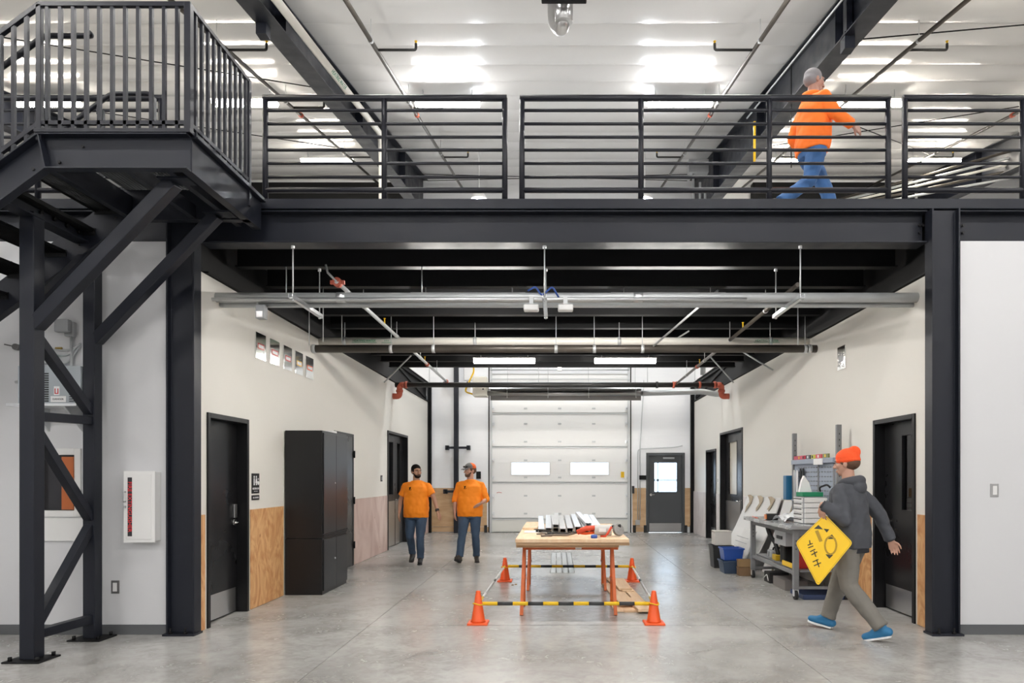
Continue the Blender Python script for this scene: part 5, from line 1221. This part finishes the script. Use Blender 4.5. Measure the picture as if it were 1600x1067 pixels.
# ================= PEOPLE =================
def cap_(b, p, q, r, r2=None, n=14, k=3):
    """tapered capsule"""
    p = Vector(p); q = Vector(q); r2 = r if r2 is None else r2
    d, s, u = frame_of(q-p if (q-p).length > 1e-5 else Vector((0, 0, 1)))
    R = []
    for i in range(k+1):
        a = PI/2*(1-i/k); a = min(a, PI/2-.06); R.append((p-d*r*math.sin(a), r*math.cos(a)))
    for i in range(k+1):
        a = min(PI/2*i/k, PI/2-.06); R.append((q+d*r2*math.sin(a), r2*math.cos(a)))
    b.ring_loft([[c+(s*math.cos(2*PI*j/n)+u*math.sin(2*PI*j/n))*rr for j in range(n)] for c, rr in R], True, True)
def chain(b, pts, rs):
    for i in range(len(pts)-1): cap_(b, pts[i], pts[i+1], rs[i], rs[i+1])
def column(b, secs, n=28, pw=2.12):
    """secs: (cx, cy, z, rx, ry) superellipse sections"""
    R = []
    for cx, cy, z, rx, ry in secs:
        ring = []
        for j in range(n):
            a = 2*PI*j/n; ca, sa = math.cos(a), math.sin(a)
            ring.append(Vector((cx+rx*math.copysign(abs(ca)**(2/pw), ca), cy+ry*math.copysign(abs(sa)**(2/pw), sa), z)))
        R.append(ring)
    b.ring_loft(R, True, True)
TEX = bpy.data.textures.new('folds', 'CLOUDS'); TEX.noise_scale = .11; TEX.noise_depth = 1
def skin_build(b, name, m, parent, voxel, smooth=4, disp=0, label=None, fac=.5):
    """union of overlapping pieces into one continuous surface"""
    o = b.build(name+'_raw', m, None)
    md = o.modifiers.new('r', 'REMESH'); md.mode = 'VOXEL'; md.voxel_size = voxel; md.use_smooth_shade = True
    if smooth: sm = o.modifiers.new('s', 'SMOOTH'); sm.factor = fac; sm.iterations = smooth
    if disp:
        dp = o.modifiers.new('d', 'DISPLACE'); dp.texture = TEX; dp.strength = disp; dp.mid_level = .5; dp.texture_coords = 'LOCAL'
    dg = bpy.context.evaluated_depsgraph_get()
    me = bpy.data.meshes.new_from_object(o.evaluated_get(dg)); raw = o.data
    bpy.data.objects.remove(o); bpy.data.meshes.remove(raw)
    me.name = name; me.materials.clear(); me.materials.append(m)
    for p in me.polygons: p.use_smooth = True
    o = bpy.data.objects.new(name, me); C.objects.link(o)
    if parent is not None: o.parent = parent; WLOC[o.name] = Vector(); KID.setdefault(parent.name, []).append(o)
    if label: o['label'] = label
    return o
def add_hand(b, w_, e, side, dirv=None, curl=.35, palm=None, spread=1.0):
    """w_ wrist, dirv finger direction, palm: palm normal (the side fingers curl to); side +1 left hand, -1 right hand"""
    w_ = Vector(w_); d = Vector(dirv or (w_-Vector(e))).normalized()
    pn = Vector(palm or (-side, 0, 0)); pn = (pn-d*pn.dot(d)).normalized()
    t = pn.cross(d)*(-side); t.normalize()      # thumb side
    if Vector(t).y > .2 and palm is None: t = -t
    c0 = w_+d*.015; c1 = w_+d*.088
    for k in (-.5, -.17, .17, .5):              # palm: four metacarpals
        cap_(b, c0+t*.030*k*1.2, c1+t*.066*k*1.05-d*.012*(abs(k-.17)), .0155, .0125)
    for k, (L, r) in zip((.5, .17, -.17, -.5), ((.068, .0088), (.078, .0092), (.072, .0088), (.056, .0078))):
        p = c1+t*.070*k*spread-d*.008*abs(k-.17); dd = d.copy(); ang = curl*.6
        for seg, f in enumerate((.46, .31, .23)):
            dd = (dd*math.cos(ang)+pn*math.sin(ang)).normalized(); pn2 = (pn-dd*pn.dot(dd))
            q = p+dd*L*f; cap_(b, p, q, r*(1-.1*seg), r*(.93-.1*seg), n=10); p = q; ang = curl
            dd = dd
    p = c0+t*.022+d*.012; q = p+(t*.75+d*.6+pn*.35).normalized()*.042
    cap_(b, p, q, .0145, .011, n=10); q2 = q+(d*.9+t*.3+pn*.35).normalized()*.030; cap_(b, q, q2, .0105, .0095, n=10)
    q3 = q2+(d*.95+pn*.4).normalized()*.022; cap_(b, q2, q3, .0095, .008, n=10)
def foot_prims(b, a, toe, r=.036, lift=0):
    """a ankle, toe direction (unit, may dip or rise)"""
    a = Vector(a); t = Vector(toe).normalized()
    dn = Vector((0, 0, -1)); dn = (dn-t*dn.dot(t)).normalized()
    heel = a-t*.045+dn*.045; ball = a+t*.115+dn*.055; tip = a+t*.175+dn*.058
    cap_(b, heel, ball, r, r*.92); cap_(b, ball, tip, r*.92, r*.74); cap_(b, a, heel+t*.03, r*1.05, r); cap_(b, a+t*.01, ball, r*1.05, r*.8)
    return heel, ball, tip, dn, t
def person(loc, heading, scale, P_, label, skin, name='person'):
    t = thing(name, label, 'person', loc); WLOC[t.name] = Vector()
    W = P_.get('w', 1.0); D = P_.get('d', 1.0)
    sk = mat('skin_%d' % len(MATS), skin, .55, 0, .06, 8)
    b = MB()
    LN = Vector(P_.get('lean', (0, 0, 0)))
    def tl(x, y, z): f = max(0, (z-.95)/.55); return Vector((x, y, z))+LN*f
    SH = {}
    for s, nm in ((-1, 'r'), (1, 'l')): SH[nm] = tl(.168*W*s, .01, 1.395)
    # torso
    o_ = lambda z: (LN*max(0, (z-.95)/.55))
    secs = [(0, 0, .84, .13, .10), (0, 0, .92, .165, .115), (0, 0, 1.05, .145, .10), (0, 0, 1.20, .155, .11), (0, 0, 1.34, .175, .115), (0, .01, 1.41, .150, .09), (0, .015, 1.465, .08, .06)]
    column(b, [(cx+o_(z).x, cy+o_(z).y, z, rx*W*.95, ry*D*.95) for cx, cy, z, rx, ry in secs])
    nb = tl(0, .02, 1.46); 
    yaw = P_.get('yaw', 0); pit = P_.get('pitch', 0)
    piv = tl(0, .01, 1.53)
    RM = Matrix.Rotation(yaw, 3, 'Z') @ Matrix.Rotation(pit, 3, 'X')
    def H(x, y, z): return RM @ (Vector((x, y, z-1.53))*1.06)+piv
    def he(c, r, bb=None):
        q = MB().ball((0, 0, 0), *r, n=20, m=14); q.v = [RM @ v*1.06 for v in q.v]; (bb or b).add([v+H(*c) for v in q.v], q.f, True)
    cap_(b, nb-Vector((0, 0, .02)), H(0, .01, 1.58), .060*min(1.1, W), .056)
    he((0, .018, 1.668), (.074, .094, .082)); he((0, -.018, 1.625), (.062, .070, .080)); he((0, -.035, 1.575), (.042, .045, .040)); he((0, -.05, 1.556), (.022, .03, .02))
    he((0, -.070, 1.678), (.050, .024, .016))                                  # brow
    cap_(b, H(0, -.086, 1.66), H(0, -.110, 1.618), .0095, .0145); he((-.012, -.098, 1.614), (.010, .012, .009)); he((.012, -.098, 1.614), (.010, .012, .009))
    he((0, -.082, 1.583), (.026, .012, .007)); he((0, -.081, 1.573), (.022, .012, .007))
    for s in (-1, 1):
        he((.045*s, -.058, 1.625), (.020, .022, .022)); he((.073*s, .012, 1.635), (.010, .018, .030))
    # arms
    for nm, s in (('r', -1), ('l', 1)):
        e = Vector(P_['elbow_'+nm]); w_ = Vector(P_['wrist_'+nm]); sh = SH[nm]
        chain(b, [sh, sh+(e-sh)*.5, e, e+(w_-e)*.35, w_], [.048, .046, .037, .038, .026])
        add_hand(b, w_, e, s, P_.get('hdir_'+nm), P_.get('curl_'+nm, .35), P_.get('palm_'+nm))
    feet = {}
    for nm, s in (('r', -1), ('l', 1)):
        hp = Vector((.092*W**.5*s, 0, .90)); k = Vector(P_['knee_'+nm]); a = Vector(P_['ankle_'+nm])
        chain(b, [hp, hp+(k-hp)*.5, k, k+(a-k)*.3, a], [.080, .070, .052, .050, .036])
        feet[nm] = foot_prims(b, a, P_.get('toe_'+nm, (0, -1, 0)))
    body = skin_build(b, 'body', sk, t, .0065, 3)
    # eyes
    EW = MATS.get('eye_white') or mat('eye_white', (.7, .7, .68), .3); EB = MATS.get('eye_iris') or mat('eye_iris', (.03, .02, .015), .3)
    for s in (-1, 1):
        q = MB(); he((.030*s, -.0775, 1.650), (.0115, .008, .0045), q); ey = q.build('eye', EW, t)
        q = MB(); he((.030*s, -.0825, 1.650), (.0055, .005, .0050), q); WLOC[ey.name] = Vector(); q.build('iris', EB, ey)
        q = MB(); cap_(q, H(.018*s, -.090, 1.672), H(.044*s, -.083, 1.674), .0045, .004); q.build('eyebrow', P_['hairmat'], t)
    q = MB(); cap_(q, H(-.02, -.0925, 1.578), H(.02, -.0925, 1.578), .0035); q.build('mouth', mat('lips_%d' % len(MATS), tuple(c*.55 for c in skin), .5), t)
    # hair / beard
    if P_.get('hair', True):
        q = MB(); he((0, .026, 1.690), (.080, .096, .078), q); he((0, .045, 1.650), (.076, .080, .070), q); [he((.066*s, -.005, 1.665), (.012, .03, .035), q) for s in (-1, 1)]; 
        skin_build(q, 'hair', P_['hairmat'], t, .009, 2, .006)
    if P_.get('beard'):
        q = MB(); he((0, -.045, 1.563), (.050, .052, .034), q)
        for s in (-1, 1): cap_(q, H(.052*s, -.02, 1.61), H(.035*s, -.055, 1.565), .017, .022)
        cap_(q, H(-.022, -.094, 1.593), H(.022, -.094, 1.593), .006)
        skin_build(q, 'beard', P_['hairmat'], t, .008, 2)
    # ---- shirt ----
    q = MB(); hem = P_.get('hem', .86); BW = P_.get('belly', 1.0); sw = P_.get('bulk', .016)
    secs = [(0, 0, hem, .158*BW, .122*D), (0, -.01, hem+.08, .164*BW, .132*D*BW), (0, -.012, 1.08, .166*BW, .130*D*BW), (0, -.005, 1.20, .166, .128*D), (0, 0, 1.30, .176, .124*D), (0, .005, 1.37, .170, .112*D), (0, .010, 1.42, .142, .094), (0, .015, 1.458, .098, .076), (0, .015, 1.487, .062, .062)]
    column(q, [(cx+o_(z).x, cy+o_(z).y, z, rx*W+sw, ry+sw) for cx, cy, z, rx, ry in secs])
    for nm, s in (('r', -1), ('l', 1)):
        e = Vector(P_['elbow_'+nm]); w_ = Vector(P_['wrist_'+nm]); sh = SH[nm]; L = P_.get('sleeve', .6)
        if L <= 1:
            en = sh+(e-sh)*L; q.cyl(sh+(e-sh)*.1, en, .060+sw*.4, .066+sw*.6, n=18); cap_(q, sh, sh+(e-sh)*.3, .054+sw*.4, .060+sw*.4); cap_(q, tl(.07*s, .015, 1.44), sh, .040, .052+sw*.4)
        else:
            en = e+(w_-e)*(L-1); chain(q, [sh, sh+(e-sh)*.5, e], [.054+sw*.4, .060+sw*.6, .053+sw*.6]); cap_(q, tl(.07*s, .015, 1.44), sh, .040, .052+sw*.4)
            q.cyl(e, en, .049+sw*.6, .043+sw*.5, n=18)
    skin_build(q, P_.get('topname', 'shirt'), P_['shirt'], t, .0095, 4, P_.get('disp', .016))
    # ---- trousers ----
    q = MB(); column(q, [(0, .0, .80, .155*W**.6, .118*D), (0, 0, .90, .165*W**.6, .122*D), (0, 0, 1.0, .150*W**.7, .112*D)])
    for nm, s in (('r', -1), ('l', 1)):
        hp = Vector((.088*W**.5*s, 0, .88)); k = Vector(P_['knee_'+nm]); a = Vector(P_['ankle_'+nm])
        lw = P_.get('legw', 1.07)
        chain(q, [hp, hp+(k-hp)*.5, k], [.098*lw, .088*lw, .070*lw]); en = k+(a-k)*.97
        chain(q, [k, k+(a-k)*.4], [.068*lw, .066*lw]); q.cyl(k+(a-k)*.35, en, .066*lw, .058*lw, n=18); q.cyl(k+(a-k)*.82, en+(a-k)*.03, .058*lw, .063*lw, n=18)
    skin_build(q, 'trousers', P_['pants'], t, .0095, 3, .016)
    # ---- shoes ----
    for nm in ('r', 'l'):
        q = MB(); heel, ball, tip, dn, tt = foot_prims(q, P_['ankle_'+nm], P_.get('toe_'+nm, (0, -1, 0)), .044)
        sh_ = skin_build(q, 'shoe', P_['shoe'], t, .008, 3)
        WLOC[sh_.name] = Vector()
        sd = tt.cross(dn).normalized(); q = MB(); R = []
        for f, wd in ((-.055, .024), (-.03, .034), (.03, .034), (.10, .044), (.15, .042), (.19, .026), (.205, .010)):
            c = Vector(P_['ankle_'+nm])+tt*f+dn*.082
            R.append([c-sd*wd, c+sd*wd, c+sd*wd+dn*.018, c-sd*wd+dn*.018])
        q.ring_loft(R, False, True); q.build('sole', P_.get('sole', RUB), sh_, bevel=.003)
    if P_.get('extra'): P_['extra'](t, H, he, SH, tl)
    t.rotation_euler = (0, 0, heading); t.scale = (scale,)*3
    return t
def stick(obj, pts, m, parent, name, th=.003, d=(0, 1, 0)):
    """polygon laid on the front of a garment"""
    vs = []
    for x, z in pts:
        ok, p, nrm, i = obj.ray_cast(Vector((x, -1, z)), Vector((0, 1, 0)))
        vs.append(Vector((x, (p.y if ok else -.14), z)))
    n = len(vs); b = MB(); b.add([v-Vector((0, th, 0)) for v in vs]+[v+Vector((0, .004, 0)) for v in vs], [tuple(range(n)), tuple(range(n, 2*n))[::-1]]+[(i, (i+1) % n, n+(i+1) % n, n+i) for i in range(n)])
    WLOC[parent.name] = Vector(); return b.build(name, m, parent)
SH_O = mat('shirt_orange', (1.0, .265, .006), .75, 0, .08, 5, bump=.2, bscale=14)
SH_O2 = mat('hoodie_orange', (.95, .19, .02), .8, 0, .1, 4, bump=.2, bscale=12)
JEAN = mat('jeans_blue', (.038, .068, .118), .8, 0, .35, 7, bump=.2, bscale=20); JEAN2 = mat('jeans_bright', (.045, .13, .32), .8, 0, .3, 6, bump=.2, bscale=20)
PANT = mat('work_trousers', (.17, .16, .14), .8, 0, .2, 5, bump=.25, bscale=16)
HOOD = mat('hoodie_grey', (.060, .064, .075), .85, 0, .15, 8, bump=.3, bscale=18)
HAIRB = mat('hair_black', (.006, .005, .0045), .9, bump=.5, bscale=60, spec=.1); HAIRR = mat('hair_brown', (.10, .05, .028), .8, bump=.5, bscale=60); HAIRG = mat('hair_grey', (.22, .21, .22), .8, bump=.4, bscale=50)
BOOT = mat('boot_brown', (.05, .04, .032), .6, 0, .2, 12); SHBLK = mat('shoe_black', (.015, .015, .016), .5); SHBL = mat('shoe_blue', (.02, .16, .34), .6)
def logo(t, x=-.085, z=1.345, k=1.0, flip=1):
    sh = [o for o in kids(t) if o.name.startswith('shirt')][0]
    stick(sh, [(x-.020*k, z+.028*k), (x+.004*k, z+.022*k), (x+.012*k, z+.036*k), (x+.020*k, z+.012*k), (x+.006*k, z-.004*k), (x+.002*k, z-.026*k), (x-.016*k, z-.032*k), (x-.010*k, z+.006*k)], HAIRB, sh, 'chest_logo')
    stick(sh, [(x+.016*k, z-.012*k), (x+.028*k, z-.006*k), (x+.024*k, z-.026*k), (x+.010*k, z-.030*k)], HAIRB, sh, 'chest_logo')
def ex1(t, H, he, SH, tl):
    logo(t)
    a = Vector((.395, -.11, .965)); bd = (Vector((.41, -.12, .93))-Vector((.33, -.03, 1.17))).normalized()
    MB().cyl(a-bd*.02, a+bd*.02, .036, n=16).build('wrist_watch', BLK, t)
p1 = dict(w=1.17, d=1.10, belly=1.10, yaw=.62, pitch=.05, elbow_r=(-.29, .05, 1.145), wrist_r=(-.305, -.01, .90), elbow_l=(.325, -.03, 1.17), wrist_l=(.41, -.12, .93),
    curl_r=.5, curl_l=.3, palm_r=(1, .3, 0), palm_l=(-.7, .6, 0), knee_r=(-.12, .02, .50), ankle_r=(-.13, .30, .16), toe_r=(-.05, -.9, -.42), knee_l=(.09, -.09, .50), ankle_l=(.08, -.03, .10), toe_l=(.1, -1, 0),
    sleeve=.72, hem=.83, hairmat=HAIRB, beard=True, shirt=SH_O, pants=JEAN, shoe=SHBLK, extra=ex1, disp=.032)
person((-2.44, 11.80, 0), 0, .965, p1, 'man with black hair and beard in orange shirt and jeans, walking beside a capped man', (.42, .23, .15))
CAPO = mat('cap_orange', (.88, .15, .02), .7); CAPG = mat('cap_grey', (.16, .16, .16), .75)
def cap2(t, H, he, SH, tl):
    logo(t, -.075, 1.35)
    q = MB(); he((0, .012, 1.695), (.086, .102, .082), q)
    q.v = [v if True else v for v in q.v]
    full = q
    def cut(front):
        bm = bmesh.new(); me = bpy.data.meshes.new('tmp'); me.from_pydata([tuple(v) for v in full.v], [], full.f); bm.from_mesh(me)
        n = (H(0, 0, 1.7)-H(0, .1, 1.7)).normalized(); up = (H(0, 0, 1.8)-H(0, 0, 1.7)).normalized()
        g = bm.verts[:]+bm.edges[:]+bm.faces[:]
        bmesh.ops.bisect_plane(bm, geom=g, plane_co=H(0, .0, 1.7), plane_no=n if not front else -n, clear_outer=True)
        g = bm.verts[:]+bm.edges[:]+bm.faces[:]
        bmesh.ops.bisect_plane(bm, geom=g, plane_co=H(0, 0, 1.684), plane_no=-up, clear_outer=True)
        r = MB(); r.add([v.co.copy() for v in bm.verts], [], True); bm.verts.index_update()
        for f in bm.faces: r.f.append(tuple(v.index for v in f.verts)); r.s.append(True)
        bm.free(); bpy.data.meshes.remove(me); return r
    for fr, m, nm in ((True, CAPG, 'cap_front'), (False, CAPO, 'cap_back')):
        o = cut(fr).build(nm, m, t, fix=False); md = o.modifiers.new('s', 'SOLIDIFY'); md.thickness = .004; md.offset = 0
    R = []
    for f in (0, .3, .6, .85, 1):
        y = -.075-.085*f; wd = .070*(1-f*f*.55); z = 1.688-.014*f
        R.append([H(-wd, y+.02*0, z-.012), H(-wd*.5, y-.004, z), H(wd*.5, y-.004, z), H(wd, y, z-.012), H(wd, y, z-.017), H(wd*.5, y-.004, z-.005), H(-wd*.5, y-.004, z-.005), H(-wd, y, z-.017)])
    MB().ring_loft(R, True, True).build('cap_bill', MATS['cap_grey'], t)
    q = MB()
    for s in (-1, 1): he((.038*s, -.088, 1.712), (.030, .014, .016), q)
    cap_(q, H(-.065, -.075, 1.714), H(-.088, .03, 1.705), .004); cap_(q, H(.065, -.075, 1.714), H(.088, .03, 1.705), .004); cap_(q, H(-.015, -.098, 1.714), H(.015, -.098, 1.714), .004)
    q.build('sunglasses', BLK, t)
p2 = dict(w=1.17, d=1.15, belly=1.12, yaw=-.85, pitch=.04, elbow_r=(-.275, .04, 1.145), wrist_r=(-.27, -.02, .905), elbow_l=(.30, -.02, 1.14), wrist_l=(.225, -.23, 1.075), hdir_l=(-.75, -.35, -.45), palm_l=(-.3, .6, .8), curl_l=.12,
    curl_r=.45, palm_r=(1, .3, 0), knee_r=(-.12, -.17, .50), ankle_r=(-.15, -.27, .135), toe_r=(-.18, -1, .35), knee_l=(.10, -.03, .50), ankle_l=(.10, .14, .105), toe_l=(.2, -1, -.05),
    sleeve=1.25, hem=.83, hair=True, hairmat=HAIRR, beard=True, shirt=SH_O, pants=JEAN, shoe=BOOT, extra=cap2, disp=.032)
person((-1.53, 11.95, 0), 0, .975, p2, 'bearded man in orange and grey cap and orange shirt, gesturing with one hand', (.50, .27, .19))
BEAN = mat('beanie_orange', (.95, .10, .02), .85, bump=.6, bscale=70)
def ex3(t, H, he, SH, tl):
    q = MB(); he((0, .018, 1.70), (.087, .107, .085), q); he((0, .02, 1.672), (.090, .110, .035), q); he((0, .08, 1.745), (.055, .055, .055), q)
    skin_build(q, 'beanie', BEAN, t, .009, 3, .006)
    q = MB(); R = []
    for i in range(15):     # hood lying on the back of the neck
        a = -.25*PI+(1.5*PI)*i/14
        c = tl(.10*math.cos(a), .035+.10*math.sin(a), 1.475+.02*math.sin(a)); R.append(c)
    chain(q, R, [.028+.018*math.sin(PI*i/14) for i in range(15)])
    he2 = MB().ball(tl(0, .125, 1.42), .11, .055, .075); q.add(he2.v, he2.f, True)
    skin_build(q, 'hood', HOOD, t, .010, 3, .012)
    q = MB(); column(q, [(0, 0, .80, .185, .148), (0, 0, .87, .185, .146)]); q.build('waist_rib', mat('rib_dark', (.03, .032, .038), .9), t)
    for w_, e in ((p3['wrist_r'], p3['elbow_r']), (p3['wrist_l'], p3['elbow_l'])):
        w_ = Vector(w_); d = (w_-Vector(e)).normalized(); MB().cyl(w_-d*.055, w_+d*.004, .046, .042, n=16).build('cuff', MATS['rib_dark'], t)
p3 = dict(w=1.10, d=1.12, belly=1.05, yaw=.15, pitch=.08, lean=(0, -.05, 0), elbow_l=(.27, .06, 1.13), wrist_l=(.335, -.12, 1.262), hdir_l=(.0, -.08, -1), palm_l=(-1, .25, 0), curl_l=.38,
    elbow_r=(-.33, .13, 1.14), wrist_r=(-.40, .20, .90), curl_r=.6, palm_r=(1, .3, 0), knee_r=(-.10, -.17, .50), ankle_r=(-.06, -.27, .115), toe_r=(0, -1, .12), knee_l=(.11, .02, .49), ankle_l=(.10, .33, .135), toe_l=(.05, -.95, -.30),
    sleeve=1.96, hem=.84, bulk=.026, hairmat=HAIRR, hair=True, shirt=HOOD, topname='hoodie', pants=PANT, shoe=SHBL, sole=WHT, legw=1.22, extra=ex3, disp=.028)
H3 = math.atan2(-.65, -(.75)); 
pos3 = Vector((2.80, 6.50, 0))
person(pos3, math.radians(221), .985, p3, 'man in bright orange beanie and grey hoodie walking away with a yellow sign', (.52, .29, .21))
def ex4(t, H, he, SH, tl):
    q = MB(); R = []
    for i in range(13):
        a = -.2*PI+(1.4*PI)*i/12; R.append(tl(.085*math.cos(a), .03+.085*math.sin(a), 1.475))
    chain(q, R, [.026+.014*math.sin(PI*i/12) for i in range(13)])
    skin_build(q, 'hood', SH_O2, t, .010, 3, .01)
p4 = dict(w=1.10, d=1.1, belly=1.04, yaw=0, pitch=.1, lean=(0, -.03, 0), elbow_r=(-.27, -.10, 1.17), wrist_r=(-.25, -.33, 1.08), palm_r=(1, .1, -.2), curl_r=.5, elbow_l=(.26, .06, 1.14), wrist_l=(.27, -.10, .93), palm_l=(-1, .2, 0), curl_l=.5,
    knee_r=(-.10, .10, .51), ankle_r=(-.10, .46, .24), toe_r=(0, -.8, -.6), knee_l=(.10, -.26, .52), ankle_l=(.10, -.40, .13), toe_l=(0, -1, .05),
    sleeve=1.9, hem=.86, bulk=.022, hairmat=HAIRG, hair=True, shirt=SH_O2, topname='hoodie', pants=JEAN2, shoe=BOOT, extra=ex4, disp=.022)
person((2.74, 7.35, 4.135), math.radians(105), .985, p4, 'man in orange hoodie and blue jeans walking along the upper deck behind the railing', (.40, .22, .17))
# yellow road sign carried by the man in the hoodie
def sgn(px, py, Y): return P(px, py, Y)
Ys = 6.34
cs = [sgn(1289, 803, 6.375), sgn(1333, 848, 6.22), sgn(1278, 916, 6.30), sgn(1243, 848, 6.455)]
t = thing('road_sign', 'yellow diamond road sign with black marks carried by the man in the hoodie', 'road sign', (cs[0]+cs[2])/2)
cc = sum(cs, Vector())/4
nrm = (cs[2]-cs[0]).cross(cs[1]-cs[3]).normalized()
if nrm.y > 0: nrm = -nrm
def rnd_poly(pts, r=.035, n=5):
    out = []; m_ = len(pts)
    for i in range(m_):
        a, b_, c = pts[i-1], pts[i], pts[(i+1) % m_]; s0 = b_+(a-b_).normalized()*r; s1 = b_+(c-b_).normalized()*r
        for k in range(n+1): u = k/n; out.append((1-u)**2*s0+2*u*(1-u)*b_+u*u*s1)
    return out
pl = rnd_poly(cs); n_ = len(pl)
MB().add(pl+[q-nrm*.006 for q in pl], [tuple(range(n_)), tuple(range(n_, 2*n_))[::-1]]+[(i, (i+1) % n_, n_+(i+1) % n_, n_+i) for i in range(n_)]).build('sign_plate', YELSIGN, t)
rv = [cc+(q-cc)*.965+nrm*.0012 for q in pl]; ri_ = [cc+(q-cc)*.945+nrm*.0012 for q in pl]
MB().add(rv+ri_, [(i, (i+1) % n_, n_+(i+1) % n_, n_+i) for i in range(n_)]).build('sign_border', mat('sign_shade', (.55, .33, .01), .5), t)
# in-plane axes from pixel directions
ex = (sgn(1300, 860, Ys)-sgn(1290, 860, Ys)); 
def onpl(px, py):
    r = sgn(px, py, 1.0)-Vector((0, 0, 1.5)); o0 = Vector((0, 0, 1.5)); k = (cc-o0).dot(nrm)/r.dot(nrm); return o0+r*k
MK = mat('sign_mark', (.03, .025, .01), .5); MG = mat('sign_faded_mark', (.42, .25, .01), .5)
def mark(pts, m, th=.002, nm='sign_mark'):
    v = [onpl(*p) for p in pts]; n = len(v)
    MB().add([q+nrm*th for q in v]+[q for q in v], [tuple(range(n)), tuple(range(n, 2*n))[::-1]]+[(i, (i+1) % n, n+(i+1) % n, n+i) for i in range(n)]).build(nm, m, t)
def line(pts, w_, m, nm='sign_mark'):
    v = [onpl(*p)+nrm*.001 for p in pts]; b = MB()
    for i in range(len(v)-1): b.bar(v[i], v[i+1], w_, .003, nrm)
    b.build(nm, m, t)
# a hollow oval with black ends (left), an arrow stroke (upper) and small rows of marks
def arc(cx, cy, rx, ry, a0, a1, n=10): return [(cx+rx*math.cos(a0+(a1-a0)*i/n), cy+ry*math.sin(a0+(a1-a0)*i/n)) for i in range(n+1)]
line(arc(1298, 852, 9, 14, 0, 2*PI, 16), .016, MG)
mark([(1290, 842), (1300, 835), (1306, 842)], MK); mark([(1290, 866), (1302, 867), (1296, 873)], MK)
line([(1276, 829), (1283, 846)], .030, MG)
mark([(1272, 826), (1279, 820), (1286, 827)], MK); mark([(1287, 826), (1296, 827), (1292, 832)], MK)
for q in ([(1262, 852), (1270, 849)], [(1263, 856), (1271, 853)], [(1265, 844), (1266, 850)], [(1266, 862), (1274, 858)], [(1268, 867), (1277, 862)], [(1272, 861), (1275, 870)], [(1270, 878), (1279, 874)], [(1272, 884), (1283, 879)], [(1276, 874), (1280, 886)]): line(q, .009, MK, 'sign_letter_stroke')
